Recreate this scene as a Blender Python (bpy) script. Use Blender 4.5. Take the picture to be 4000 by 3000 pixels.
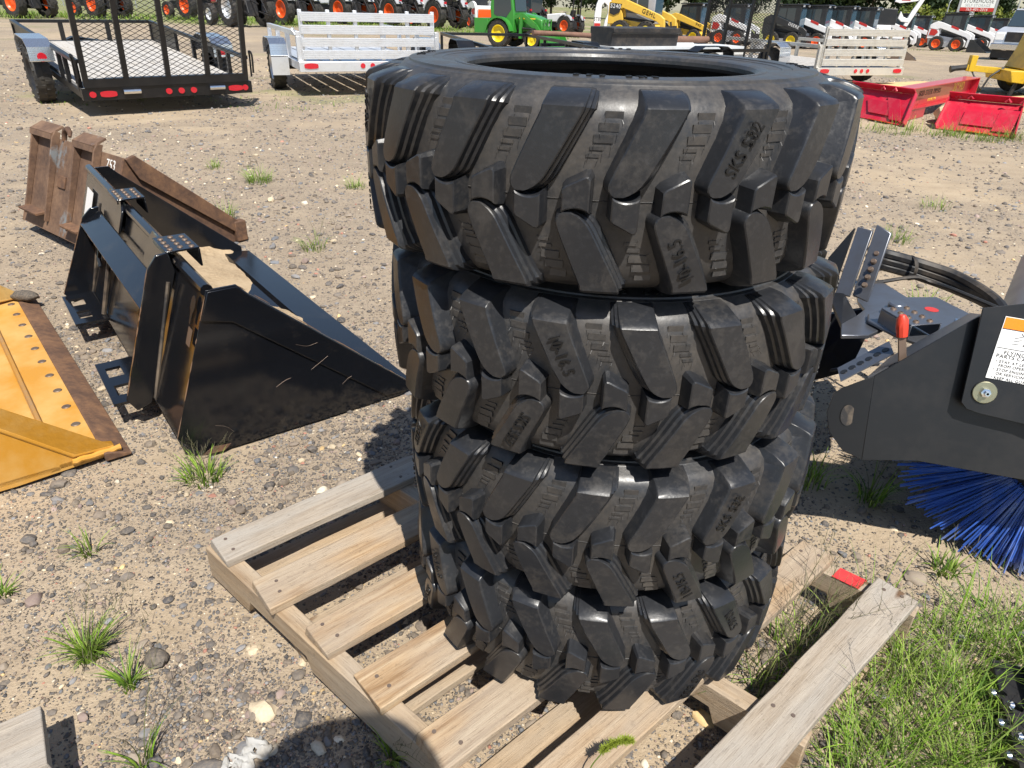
import bpy, bmesh, math, random
import numpy as np
from mathutils import Vector, Matrix, Euler
random.seed(7); RNG = np.random.default_rng(7)
for o in list(bpy.data.objects): bpy.data.objects.remove(o)
SC = bpy.context.scene; COL = SC.collection
RAD = math.radians; PI = math.pi

# ---------------------------------------------------------------- camera, sky, sun, exposure
PITCH, ROLL, CAMH = RAD(28.84), RAD(1.70), 1.268
cam_d = bpy.data.cameras.new('camera'); cam = bpy.data.objects.new('camera', cam_d); COL.objects.link(cam)
cam_d.sensor_width = 36.0; cam_d.lens = 2724.0 / 4000.0 * 36.0; cam_d.clip_start = 0.02; cam_d.clip_end = 2000
fw = Vector((0, math.cos(PITCH), -math.sin(PITCH))); up = Vector((0, math.sin(PITCH), math.cos(PITCH))); rt = Vector((1, 0, 0))
rt2 = rt * math.cos(ROLL) + up * math.sin(ROLL); up2 = up * math.cos(ROLL) - rt * math.sin(ROLL)
cam.matrix_world = Matrix(((rt2.x, up2.x, -fw.x, 0), (rt2.y, up2.y, -fw.y, 0), (rt2.z, up2.z, -fw.z, CAMH), (0, 0, 0, 1)))
SC.camera = cam
SUN_EL, SUN_AZ = RAD(58.6), RAD(161.2)          # azimuth clockwise from +Y
w = bpy.data.worlds.new('World'); SC.world = w; w.use_nodes = True
nt = w.node_tree; nt.nodes.clear()
wo = nt.nodes.new('ShaderNodeOutputWorld'); bg = nt.nodes.new('ShaderNodeBackground'); sky = nt.nodes.new('ShaderNodeTexSky')
sky.sky_type = 'NISHITA'; sky.sun_disc = False; sky.sun_elevation = SUN_EL; sky.sun_rotation = SUN_AZ
sky.air_density = 1.0; sky.dust_density = 0.6; sky.ozone_density = 1.0
bg.inputs['Strength'].default_value = 0.092
nt.links.new(sky.outputs[0], bg.inputs[0]); nt.links.new(bg.outputs[0], wo.inputs[0])
sun_d = bpy.data.lights.new('sun', 'SUN'); sun = bpy.data.objects.new('sun', sun_d); COL.objects.link(sun)
sun_d.energy = 5.0; sun_d.angle = RAD(0.53); sun_d.color = (1.0, 0.955, 0.88)
SUNV = Vector((math.cos(SUN_EL) * math.sin(SUN_AZ), math.cos(SUN_EL) * math.cos(SUN_AZ), math.sin(SUN_EL)))
sun.rotation_euler = SUNV.to_track_quat('Z', 'Y').to_euler(); sun.location = SUNV * 30
SC.view_settings.view_transform = 'Standard'; SC.view_settings.look = 'None'
SC.view_settings.exposure = 0.48; SC.view_settings.gamma = 1.0; SC.view_settings.use_curve_mapping = False
SC.render.engine = 'CYCLES'; SC.cycles.use_denoising = True
SC.cycles.max_bounces = 5; SC.cycles.diffuse_bounces = 3; SC.cycles.glossy_bounces = 3; SC.cycles.transmission_bounces = 2; SC.cycles.transparent_max_bounces = 8
SC.cycles.use_adaptive_sampling = True; SC.cycles.adaptive_threshold = 0.02

# ---------------------------------------------------------------- helpers
def tag(o, label=None, cat=None, group=None, kind=None):
    if label: o['label'] = label
    if cat: o['category'] = cat
    if group: o['group'] = group
    if kind: o['kind'] = kind
    return o
def thing(name, label, cat, loc=(0, 0, 0), rz=0.0, group=None, scale=1.0):
    o = bpy.data.objects.new(name, None); COL.objects.link(o)
    o.empty_display_size = 0.1; o.location = loc; o.rotation_euler = (0, 0, rz); o.scale = (scale,) * 3
    return tag(o, label, cat, group)
def link(name, me, parent=None, mat=None, M=None):
    o = bpy.data.objects.new(name, me); COL.objects.link(o)
    if mat is not None and len(me.materials) == 0: me.materials.append(mat)
    if parent is not None: o.parent = parent
    if M is not None: o.matrix_local = M
    return o
def copy_tree(o, parent=None):
    c = o.copy(); COL.objects.link(c); c.parent = parent
    for ch in list(o.children): copy_tree(ch, c)
    return c
def sharp(me, deg=35):
    me.polygons.foreach_set('use_smooth', [True] * len(me.polygons))
    me.set_sharp_from_angle(angle=RAD(deg)); return me

class MB:
    def __init__(s): s.v = []; s.f = []
    def add(s, vs, fs):
        b = len(s.v); s.v += [tuple(v) for v in vs]; s.f += [tuple(i + b for i in f) for f in fs]; return s
    def box(s, c, d, M=None):
        x, y, z = d[0] / 2, d[1] / 2, d[2] / 2
        vs = [Vector((sx * x, sy * y, sz * z)) for sx in (-1, 1) for sy in (-1, 1) for sz in (-1, 1)]
        if M is not None: vs = [M @ v for v in vs]
        vs = [v + Vector(c) for v in vs]
        return s.add(vs, [(0, 1, 3, 2), (4, 6, 7, 5), (0, 4, 5, 1), (2, 3, 7, 6), (0, 2, 6, 4), (1, 5, 7, 3)])
    def bx(s, x0, x1, y0, y1, z0, z1): return s.box(((x0 + x1) / 2, (y0 + y1) / 2, (z0 + z1) / 2), (abs(x1 - x0), abs(y1 - y0), abs(z1 - z0)))
    def prism(s, poly, axis, a, b):
        n = len(poly)
        def P(p, t):
            return {'x': (t, p[0], p[1]), 'y': (p[0], t, p[1]), 'z': (p[0], p[1], t)}[axis]
        vs = [P(p, a) for p in poly] + [P(p, b) for p in poly]
        fs = [tuple(range(n))[::-1], tuple(range(n, 2 * n))] + [(i, (i + 1) % n, n + (i + 1) % n, n + i) for i in range(n)]
        return s.add(vs, fs)
    def plate(s, pts, t):
        """polygon of 3D points (planar), thickened by t along minus its normal"""
        pts = [Vector(p) for p in pts]; n = len(pts); nn = Vector((0, 0, 0))
        for i in range(n): nn += (pts[i] - pts[0]).cross(pts[(i + 1) % n] - pts[0])
        nn.normalize(); q = [p - nn * t for p in pts]
        return s.add(pts + q, [tuple(range(n)), tuple(range(n, 2 * n))[::-1]] + [(i, n + i, n + (i + 1) % n, (i + 1) % n) for i in range(n)])
    def bar(s, a, b, wd, ht, upv=(0, 0, 1)):
        a = Vector(a); b = Vector(b); d = (b - a); L = d.length; d.normalize(); u = Vector(upv)
        sd = d.cross(u)
        if sd.length < 1e-4: sd = d.cross(Vector((1, 0, 0)))
        sd.normalize(); u = sd.cross(d); M = Matrix((d, sd, u)).transposed()
        return s.box((a + b) / 2, (L, wd, ht), M)
    def tube(s, path, r, n=8, cap=True):
        path = [Vector(p) for p in path]; m = len(path); rs = r if isinstance(r, (list, tuple)) else [r] * m
        rings = []; ref = None
        for i, p in enumerate(path):
            t = (path[min(i + 1, m - 1)] - path[max(i - 1, 0)]).normalized()
            if ref is None:
                ref = t.cross(Vector((0, 0, 1)))
                if ref.length < 1e-3: ref = t.cross(Vector((1, 0, 0)))
            ref = (ref - t * ref.dot(t)).normalized(); b = t.cross(ref)
            rings.append([p + (ref * math.cos(2 * PI * k / n) + b * math.sin(2 * PI * k / n)) * rs[i] for k in range(n)])
        vs = [v for rg in rings for v in rg]
        fs = [(i * n + k, i * n + (k + 1) % n, (i + 1) * n + (k + 1) % n, (i + 1) * n + k) for i in range(m - 1) for k in range(n)]
        if cap: fs += [tuple(range(n))[::-1], tuple(range((m - 1) * n, m * n))]
        return s.add(vs, fs)
    def lathe(s, prof, n=32, axis='z', c=(0, 0, 0), closed=False):
        m = len(prof); vs = []
        for i in range(n):
            a = 2 * PI * i / n; ca, sa = math.cos(a), math.sin(a)
            for r, h in prof:
                v = {'z': (r * ca, r * sa, h), 'y': (r * ca, h, r * sa), 'x': (h, r * ca, r * sa)}[axis]
                vs.append((v[0] + c[0], v[1] + c[1], v[2] + c[2]))
        fs = []; mm = m if closed else m - 1
        for i in range(n):
            for k in range(mm):
                fs.append((i * m + k, ((i + 1) % n) * m + k, ((i + 1) % n) * m + (k + 1) % m, i * m + (k + 1) % m))
        return s.add(vs, fs)
    def cyl(s, a, b, r, n=12): return s.tube([a, b], r, n)
    def mesh(s, name, ang=35, normals=True):
        me = bpy.data.meshes.new(name); me.from_pydata(s.v, [], s.f)
        if normals:
            bm = bmesh.new(); bm.from_mesh(me); bmesh.ops.recalc_face_normals(bm, faces=bm.faces); bm.to_mesh(me); bm.free()
        me.validate(); sharp(me, ang); return me
    def build(s, name, mat, parent=None, M=None, bevel=0.0, ang=35, seg=2):
        o = link(name, s.mesh(name, ang), parent, mat, M)
        if bevel > 0:
            b = o.modifiers.new('bevel', 'BEVEL'); b.width = bevel; b.segments = seg; b.limit_method = 'ANGLE'; b.angle_limit = RAD(40)
        return o
_TXT = {}
def text_mesh(s, size, extrude=0.001, align='CENTER', wx=1.0):
    k = (s, size, extrude, align, wx)
    if k not in _TXT:
        cu = bpy.data.curves.new('lettering', 'FONT'); cu.body = s; cu.size = size; cu.extrude = extrude; cu.resolution_u = 3
        cu.align_x = align; cu.align_y = 'CENTER'; cu.space_character = 1.12; cu.offset = 0.0
        ob = bpy.data.objects.new('t', cu); COL.objects.link(ob)
        dg = bpy.context.evaluated_depsgraph_get(); me = bpy.data.meshes.new_from_object(ob.evaluated_get(dg))
        bpy.data.objects.remove(ob); me.transform(Matrix.Diagonal((wx, 1, 1, 1))); _TXT[k] = me
    return _TXT[k]
def text(name, s, size, mat, parent, M, extrude=0.001, align='CENTER', wx=1.0):
    me = text_mesh(s, size, extrude, align, wx)
    if len(me.materials) and me.materials[0] != mat: me = me.copy(); me.materials.clear()
    return link(name, me, parent, mat, M)
def frame(o, x, y):
    """matrix with origin o, x axis x, y axis y (orthonormalised)"""
    x = Vector(x).normalized(); z = x.cross(Vector(y)).normalized(); y = z.cross(x)
    M = Matrix((x, y, z)).transposed().to_4x4(); M.translation = Vector(o); return M

def curve(pts, n=24):
    out = []; P = [Vector(p) for p in pts]; P = [P[0] * 2 - P[1]] + P + [P[-1] * 2 - P[-2]]
    for i in range(1, len(P) - 2):
        for k in range(n):
            t = k / n; a, b, c, d = P[i - 1], P[i], P[i + 1], P[i + 2]
            out.append(0.5 * ((2 * b) + (c - a) * t + (2 * a - 5 * b + 4 * c - d) * t * t + (3 * b - a - 3 * c + d) * t ** 3))
    return out + [P[-2]]
# ---------------------------------------------------------------- materials
class NT:
    def __init__(s, name):
        s.m = bpy.data.materials.new(name); s.m.use_nodes = True; s.t = s.m.node_tree; s.n = s.t.nodes; s.n.clear()
        s.out = s.n.new('ShaderNodeOutputMaterial'); s.p = s.n.new('ShaderNodeBsdfPrincipled'); s.t.links.new(s.p.outputs[0], s.out.inputs[0])
        s.tc = s.n.new('ShaderNodeTexCoord')
    def L(s, a, b): s.t.links.new(a, b)
    def co(s, scale=(1, 1, 1), kind='Object', loc=(0, 0, 0)):
        mp = s.n.new('ShaderNodeMapping'); mp.inputs['Scale'].default_value = scale; mp.inputs['Location'].default_value = loc; s.L(s.tc.outputs[kind], mp.inputs[0]); return mp.outputs[0]
    def rnd_co(s, scale=(1, 1, 1)):
        oi = s.n.new('ShaderNodeObjectInfo'); mu = s.n.new('ShaderNodeVectorMath'); mu.operation = 'MULTIPLY_ADD'
        cx = s.n.new('ShaderNodeCombineXYZ')
        for i in range(3): s.L(oi.outputs['Random'], cx.inputs[i])
        mu.inputs[1].default_value = (37, 51, 23); s.L(cx.outputs[0], mu.inputs[0]); s.L(s.tc.outputs['Object'], mu.inputs[2])
        mp = s.n.new('ShaderNodeMapping'); mp.inputs['Scale'].default_value = scale; s.L(mu.outputs[0], mp.inputs[0]); return mp.outputs[0]
    def noise(s, scale, detail=4, rough=0.55, co=None, dist=0.0):
        n = s.n.new('ShaderNodeTexNoise'); n.inputs['Scale'].default_value = scale; n.inputs['Detail'].default_value = detail
        n.inputs['Roughness'].default_value = rough; n.inputs['Distortion'].default_value = dist
        if co is not None: s.L(co, n.inputs['Vector'])
        else: s.L(s.tc.outputs['Object'], n.inputs['Vector'])
        return n.outputs['Fac']
    def vor(s, scale, co=None, feat='F1', out='Distance'):
        n = s.n.new('ShaderNodeTexVoronoi'); n.feature = feat; n.inputs['Scale'].default_value = scale
        if co is not None: s.L(co, n.inputs['Vector'])
        else: s.L(s.tc.outputs['Object'], n.inputs['Vector'])
        return n.outputs[out]
    def ramp(s, fac, stops, interp='LINEAR'):
        r = s.n.new('ShaderNodeValToRGB'); r.color_ramp.interpolation = interp; e = r.color_ramp.elements
        while len(e) < len(stops): e.new(0.5)
        for i, (pos, c) in enumerate(stops):
            e[i].position = pos; e[i].color = (c[0], c[1], c[2], 1) if isinstance(c, (tuple, list)) else (c, c, c, 1)
        s.L(fac, r.inputs[0]); return r.outputs[0]
    def mix(s, fac, a, b, mode='MIX'):
        m = s.n.new('ShaderNodeMix'); m.data_type = 'RGBA'; m.blend_type = mode
        for sock, v in ((m.inputs[0], fac), (m.inputs[6], a), (m.inputs[7], b)):
            if isinstance(v, (int, float)): sock.default_value = v
            elif isinstance(v, (tuple, list)): sock.default_value = (v[0], v[1], v[2], 1)
            else: s.L(v, sock)
        return m.outputs[2]
    def math(s, op, a, b=0.0, c=0.0):
        m = s.n.new('ShaderNodeMath'); m.operation = op
        for i, v in enumerate((a, b, c)):
            if isinstance(v, (int, float)): m.inputs[i].default_value = v
            else: s.L(v, m.inputs[i])
        return m.outputs[0]
    def bump(s, h, strength=0.3, dist=0.01, prev=None):
        b = s.n.new('ShaderNodeBump'); b.inputs['Strength'].default_value = strength; b.inputs['Distance'].default_value = dist
        s.L(h, b.inputs['Height'])
        if prev is not None: s.L(prev, b.inputs['Normal'])
        return b.outputs[0]
    def done(s, color=None, rough=None, metal=None, normal=None, spec=None, **kw):
        P = s.p.inputs
        for k, v in (('Base Color', color), ('Roughness', rough), ('Metallic', metal), ('Normal', normal), ('Specular IOR Level', spec)):
            if v is None: continue
            if isinstance(v, (int, float)): P[k].default_value = v
            elif isinstance(v, (tuple, list)): P[k].default_value = (v[0], v[1], v[2], 1)
            else: s.L(v, P[k])
        for k, v in kw.items(): P[k].default_value = v
        return s.m
def paint(name, col, rough=0.35, dirt=(0.22, 0.17, 0.12), amt=0.25, metal=0.0, scale=6.0, coat=0.0, bump=0.05):
    n = NT(name); a = n.noise(scale, 6, 0.65); f = n.noise(scale * 9, 3, 0.6)
    mask = n.ramp(n.math('MULTIPLY_ADD', f, 0.35, a), [(0.62, 0.0), (0.95, 1.0)])
    c = n.mix(n.math('MULTIPLY', mask, amt * 2.2), col, dirt)
    r = n.math('MULTIPLY_ADD', a, 0.25, rough - 0.1)
    return n.done(c, r, metal, n.bump(n.noise(scale * 14, 3), bump, 0.003), **({'Coat Weight': coat} if coat else {}))
MAT = {}
def build_materials():
    M = MAT
    # rubber of the tread lugs: near black, brown dust smears, grey scuffs
    def rubber(name, base, dust, lo, hi, rough):
        n = NT(name); c1 = n.rnd_co(); a = n.noise(14, 6, 0.72, c1, 0.4); b = n.noise(110, 4, 0.65, c1); g = n.noise(240, 2, 0.5, c1)
        k = n.ramp(n.math('MULTIPLY_ADD', b, 0.45, a), [(lo, 0.0), (hi, 1.0)])
        col = n.mix(k, base, dust)
        col = n.mix(n.math('MULTIPLY', n.ramp(b, [(0.5, 0.0), (0.75, 1.0)]), 0.35), col, tuple(x * 1.9 + 0.006 for x in base))
        r = n.math('MULTIPLY_ADD', k, 0.25, rough)
        return n.done(col, r, 0.0, n.bump(g, 0.10, 0.0015), 0.45)
    M['lug'] = rubber('tread_rubber', (0.0195, 0.0208, 0.0240), (0.052, 0.047, 0.042), 0.72, 1.20, 0.31)
    M['casing'] = rubber('casing_rubber', (0.0345, 0.0355, 0.0380), (0.080, 0.069, 0.058), 0.60, 1.10, 0.33)
    M['letter'] = rubber('lettering_shade_rubber', (0.006, 0.006, 0.0065), (0.02, 0.018, 0.015), 0.8, 1.2, 0.5)  # darker than the lugs: shadow round the raised letters put into their colour
    M['old_tyre'] = rubber('far_tyre_rubber', (0.018, 0.018, 0.019), (0.07, 0.06, 0.045), 0.6, 1.0, 0.6)
    # weathered pallet boards, grain along local x
    def wood(name, c0, c1, c2, grey, gamt):
        n = NT(name); co = n.rnd_co((1.1, 16, 16)); a = n.noise(3.2, 6, 0.6, co, 0.9); g = n.noise(11, 5, 0.7, n.rnd_co((1.6, 40, 40)), 0.2)
        big = n.noise(4.5, 3, 0.6, n.rnd_co((0.7, 2.5, 2.5)))
        col = n.ramp(a, [(0.3, c0), (0.5, c1), (0.68, c2)])
        col = n.mix(n.math('MULTIPLY', n.ramp(big, [(0.38, 0.0), (0.62, 1.0)]), gamt), col, grey)
        col = n.mix(n.ramp(g, [(0.54, 0.0), (0.72, 0.65)]), col, tuple(x * 0.40 for x in c0))
        kn = n.vor(2.1, n.rnd_co((1.0, 3.6, 3.6)))
        col = n.mix(n.ramp(kn, [(0.05, 0.9), (0.085, 0.0)]), col, (0.13, 0.07, 0.035))
        sp = n.noise(90, 2, 0.5, n.rnd_co())
        col = n.mix(n.ramp(sp, [(0.62, 0.0), (0.75, 0.25)]), col, (0.08, 0.065, 0.05))
        return n.done(col, 0.85, 0.0, n.bump(g, 0.5, 0.004, n.bump(a, 0.25, 0.004)), 0.25)
    M['wood'] = wood('pallet_wood', (0.25, 0.150, 0.075), (0.40, 0.275, 0.160), (0.50, 0.375, 0.240), (0.35, 0.305, 0.250), 0.60)
    M['wood_grey'] = wood('grey_wood', (0.25, 0.195, 0.14), (0.36, 0.300, 0.235), (0.43, 0.370, 0.295), (0.36, 0.330, 0.290), 0.75)
    M['stringer'] = wood('stringer_wood', (0.27, 0.185, 0.11), (0.36, 0.265, 0.17), (0.45, 0.34, 0.225), (0.36, 0.31, 0.25), 0.6)
    M['deckwood'] = wood('trailer_deck_wood', (0.36, 0.33, 0.29), (0.45, 0.42, 0.38), (0.52, 0.49, 0.45), (0.46, 0.45, 0.44), 0.6)
    M['redpaint'] = paint('red_marking_paint', (0.62, 0.03, 0.035), 0.7, amt=0.1)
    M['nail'] = paint('nail_steel', (0.16, 0.12, 0.10), 0.6, metal=0.4)
    # steel paints
    n = NT('black_bucket_paint'); a = n.noise(7, 6, 0.65); sc = n.noise(22, 5, 0.75, n.co((1, 1, 5))); fl = n.noise(130, 2, 0.5)
    col = n.mix(n.ramp(n.math('MULTIPLY_ADD', fl, 0.3, a), [(0.74, 0.0), (0.95, 0.30)]), (0.0060, 0.0066, 0.0085), (0.075, 0.062, 0.050))
    col = n.mix(n.ramp(sc, [(0.70, 0.0), (0.76, 0.7)]), col, (0.16, 0.10, 0.06))
    M['bucket'] = n.done(col, n.math('MULTIPLY_ADD', a, 0.22, 0.02), 0.0, n.bump(a, 0.02, 0.02), 0.6)
    M['edgewear'] = paint('bare_steel_edge', (0.17, 0.12, 0.09), 0.5, metal=0.5, amt=0.5)
    M['rust_edge'] = paint('worn_rusty_edge', (0.20, 0.115, 0.065), 0.6, (0.06, 0.045, 0.04), 0.5)
    M['weld'] = paint('weld_bead', (0.028, 0.026, 0.026), 0.35, amt=0.4)
    n = NT('rust'); a = n.noise(5, 7, 0.7); b = n.noise(38, 5, 0.7)
    col = n.ramp(n.math('MULTIPLY_ADD', b, 0.4, n.math('MULTIPLY', a, 0.75)), [(0.36, (0.050, 0.032, 0.025)), (0.52, (0.105, 0.060, 0.040)), (0.66, (0.18, 0.098, 0.055)), (0.82, (0.27, 0.16, 0.09))])
    M['rust'] = n.done(col, 0.82, 0.0, n.bump(b, 0.35, 0.006), 0.3)
    n = NT('rust_with_paint'); a = n.noise(4, 7, 0.7); b = n.noise(38, 5, 0.7); pz = n.noise(5.5, 5, 0.7, n.co((1, 1, 0.6), loc=(3.1, 0.7, 0.2)))
    col = n.ramp(n.math('MULTIPLY_ADD', b, 0.4, n.math('MULTIPLY', a, 0.75)), [(0.36, (0.065, 0.042, 0.032)), (0.52, (0.125, 0.075, 0.050)), (0.66, (0.19, 0.115, 0.072)), (0.82, (0.26, 0.17, 0.105))])
    col = n.mix(n.ramp(pz, [(0.60, 0.0), (0.68, 0.7)]), col, (0.20, 0.24, 0.26))
    M['rustpaint'] = n.done(col, 0.75, 0.0, n.bump(b, 0.3, 0.006), 0.3)
    n = NT('worn_yellow_paint'); a = n.noise(3.2, 6, 0.62); b = n.noise(45, 4, 0.7); sc = n.noise(16, 5, 0.8, n.co((6, 0.8, 1)))
    col = n.mix(n.ramp(a, [(0.40, 0.0), (0.66, 1.0)]), (0.50, 0.235, 0.026), (0.60, 0.385, 0.14))
    col = n.mix(n.ramp(n.math('MULTIPLY_ADD', b, 0.5, a), [(0.86, 0.0), (0.98, 0.5)]), col, (0.14, 0.095, 0.05))
    col = n.mix(n.ramp(sc, [(0.68, 0.0), (0.8, 0.45)]), col, (0.36, 0.24, 0.10))
    M['yellow_worn'] = n.done(col, n.math('MULTIPLY_ADD', a, 0.3, 0.3), 0.0, n.bump(b, 0.08, 0.004), 0.45)
    M['broom'] = paint('black_broom_paint', (0.0105, 0.0112, 0.0130), 0.36, (0.08, 0.07, 0.06), 0.07, scale=5, bump=0.03)
    M['broom_top'] = paint('black_plate_sky_sheen', (0.17, 0.18, 0.205), 0.30, (0.12, 0.10, 0.08), 0.22, metal=0.72, scale=4, bump=0.03)  # black plates: grey-blue metallic base carries the sky reflection in the colour
    M['yellow_dark'] = paint('dull_yellow_weld', (0.40, 0.20, 0.04), 0.6, amt=0.4)
    M['hose'] = paint('black_hose', (0.014, 0.014, 0.015), 0.55, amt=0.2)
    M['zinc'] = paint('zinc_plate', (0.42, 0.40, 0.27), 0.35, metal=0.9, amt=0.1)
    M['chrome'] = paint('chrome', (0.75, 0.76, 0.78), 0.14, metal=1.0, amt=0.05)
    M['red_grip'] = paint('red_grip', (0.62, 0.045, 0.02), 0.4, amt=0.05)
    M['blackpaint'] = paint('black_trailer_paint', (0.0055, 0.006, 0.0075), 0.32, amt=0.02)
    M['alu'] = paint('aluminium', (0.80, 0.81, 0.83), 0.42, (0.5, 0.48, 0.45), 0.2, metal=0.75)
    M['alu_dull'] = paint('dull_aluminium', (0.66, 0.64, 0.59), 0.5, (0.4, 0.38, 0.34), 0.25, metal=0.55)
    n = NT('diamond_plate'); cz = n.n.new('ShaderNodeTexChecker'); cz.inputs['Scale'].default_value = 42; n.L(n.co((1, 1, 1)), cz.inputs[0])
    M['diamond'] = n.done((0.78, 0.80, 0.83), 0.26, 0.95, n.bump(cz.outputs['Fac'], 0.6, 0.004))
    M['light_red'] = paint('red_lens', (0.50, 0.012, 0.025), 0.2, amt=0.0, coat=0.5)
    M['red'] = paint('bright_red_paint', (0.47, 0.008, 0.030), 0.34, (0.45, 0.22, 0.2), 0.10, coat=0.3)
    M['orange'] = paint('orange_rim_paint', (0.82, 0.10, 0.012), 0.35, amt=0.05)
    M['white'] = paint('white_machine_paint', (0.80, 0.80, 0.80), 0.32, (0.5, 0.45, 0.4), 0.08)
    M['grey'] = paint('grey_machine_paint', (0.36, 0.37, 0.39), 0.45, amt=0.1)
    M['dark'] = paint('dark_machinery', (0.013, 0.013, 0.0145), 0.5, amt=0.08)
    M['cab'] = paint('dark_cab_paint', (0.018, 0.020, 0.023), 0.35, amt=0.04)
    M['green'] = paint('green_tractor_paint', (0.035, 0.235, 0.030), 0.30, amt=0.05, coat=0.3)
    M['jdyellow'] = paint('yellow_wheel_paint', (0.80, 0.60, 0.012), 0.35, amt=0.03)
    M['yellow'] = paint('loader_yellow_paint', (0.75, 0.47, 0.060), 0.38, (0.3, 0.2, 0.1), 0.12)
    M['chip'] = paint('chipper_yellow_paint', (0.62, 0.40, 0.020), 0.4, (0.25, 0.15, 0.06), 0.3)
    M['brownpipe'] = paint('rusty_pipe', (0.20, 0.105, 0.07), 0.75, (0.1, 0.06, 0.04), 0.4)
    M['plastic'] = paint('black_plastic', (0.018, 0.018, 0.02), 0.5, amt=0.15)
    M['sheet'] = paint('white_siding', (0.66, 0.69, 0.71), 0.4, (0.4, 0.36, 0.3), 0.2)
    M['ply'] = paint('yellow_plywood', (0.60, 0.43, 0.20), 0.85, (0.4, 0.3, 0.18), 0.4)
    M['plasticbag'] = paint('white_plastic_scrap', (0.40, 0.39, 0.365), 0.35, (0.30, 0.26, 0.20), 0.5)
    n = NT('cab_glass'); M['glass'] = n.done((0.03, 0.045, 0.055), 0.05, 0.0, None, 0.9)
    n = NT('front_window_glass'); M['bluewin'] = n.done((0.055, 0.105, 0.15), 0.08, 0.0, None, 0.9)
    M['decal_w'] = paint('white_decal', (0.80, 0.80, 0.79), 0.4, amt=0.03)
    M['decal_o'] = paint('orange_decal', (0.85, 0.25, 0.01), 0.4, amt=0.03)
    M['decal_k'] = paint('black_decal', (0.010, 0.010, 0.011), 0.4, amt=0.02)
    M['decal_y'] = paint('yellow_decal', (0.80, 0.60, 0.06), 0.4, amt=0.03)
    M['decal_r'] = paint('red_decal', (0.50, 0.03, 0.025), 0.4, amt=0.03)
    M['chalk'] = paint('white_marker', (0.75, 0.74, 0.70), 0.8, amt=0.1)
    M['bristle'] = paint('blue_bristle', (0.045, 0.130, 0.52), 0.34, (0.30, 0.36, 0.50), 0.5, scale=3)
    M['cream'] = paint('cream_film', (0.62, 0.56, 0.34), 0.35, amt=0.15)
    M['skin'] = paint('skin', (0.45, 0.26, 0.18), 0.55, amt=0.0)
    M['shirt'] = paint('dark_shirt', (0.05, 0.06, 0.08), 0.85, amt=0.0)
    # attribute coloured: stones and leaves
    n = NT('stones'); at = n.n.new('ShaderNodeAttribute'); at.attribute_name = 'Col'; nz = n.noise(160, 3)
    M['stones'] = n.done(n.mix(n.ramp(nz, [(0.4, 0.0), (0.7, 0.4)]), at.outputs['Color'], (0.30, 0.24, 0.17)), 0.8, 0.0, n.bump(nz, 0.25, 0.003), 0.3)
    def leaf(name, tint=(1, 1, 1), tr=0.35):
        n = NT(name); at = n.n.new('ShaderNodeAttribute'); at.attribute_name = 'Col'
        c = n.mix(1.0, at.outputs['Color'], tint, 'MULTIPLY'); n.done(c, 0.6, 0.0, None, 0.3)
        tb = n.n.new('ShaderNodeBsdfTranslucent'); n.L(c, tb.inputs[0]); mx = n.n.new('ShaderNodeMixShader'); mx.inputs[0].default_value = tr
        n.L(n.p.outputs[0], mx.inputs[1]); n.L(tb.outputs[0], mx.inputs[2]); n.L(mx.outputs[0], n.out.inputs[0]); return n.m
    M['leaf'] = leaf('grass_blades'); M['tree'] = leaf('tree_leaves', tr=0.25)
    M['bark'] = paint('bark', (0.10, 0.075, 0.055), 0.9, amt=0.2)
    M['wire'] = paint('galvanised_wire', (0.40, 0.41, 0.42), 0.5, metal=0.5, amt=0.05)
build_materials()
# ---------------------------------------------------------------- ground
def _hash(ix, iy, seed):
    h = (ix.astype(np.int64) * 374761393 + iy.astype(np.int64) * 668265263 + seed * 1442695041) & 0x7fffffff
    h = ((h ^ (h >> 13)) * 1274126177) & 0x7fffffff
    return ((h ^ (h >> 16)) & 0xffff) / 65535.0
def vnoise(x, y, sc, seed=0, octv=4):
    x = np.asarray(x, float) * sc; y = np.asarray(y, float) * sc; tot = 0; amp = 0.5; nrm = 0
    for o in range(octv):
        ix = np.floor(x); iy = np.floor(y); fx = x - ix; fy = y - iy; fx = fx * fx * (3 - 2 * fx); fy = fy * fy * (3 - 2 * fy)
        a = _hash(ix, iy, seed + o); b = _hash(ix + 1, iy, seed + o); c = _hash(ix, iy + 1, seed + o); d = _hash(ix + 1, iy + 1, seed + o)
        tot = tot + amp * (a + (b - a) * fx + (c - a) * fy + (a - b - c + d) * fx * fy); nrm += amp; amp *= 0.5; x = x * 2.03; y = y * 2.03
    return tot / nrm
def gz(x, y):
    """the yard falls away gently beyond the trailers, more so on the right"""
    x = np.asarray(x, float); y = np.asarray(y, float)
    t = np.clip(y - 14, 0, 60); s = np.clip((x + 12) / 22, 0, 1); s = s * s * (3 - 2 * s)
    return -(0.004 + 0.022 * s) * t * t / (t + 6)
def gzf(x, y): return float(gz(x, y))
def relief(x, y):
    fade = np.clip((14 - np.hypot(x, y)) / 8, 0, 1)
    return fade * (0.012 * (vnoise(x, y, 1.6, 3) - 0.5) + 0.010 * (vnoise(x, y, 9, 5, 3) - 0.5)) - 0.004
def gravel(x, y):
    g = vnoise(x, y, 0.85, 11, 4) * 0.72 + vnoise(x, y, 4.5, 17, 3) * 0.28 + 0.03 * np.clip((y - 3) / 5, 0, 1) + 0.13 * np.exp(-((x + .75) / .55) ** 2 - ((y - 1.0) / .45) ** 2)
    return np.clip((g - 0.365) / 0.20, 0, 1)
def axis(segs):
    out = []
    for a, b, st in segs: out += list(np.arange(a, b, st))
    return np.array(out + [segs[-1][1]])
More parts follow.
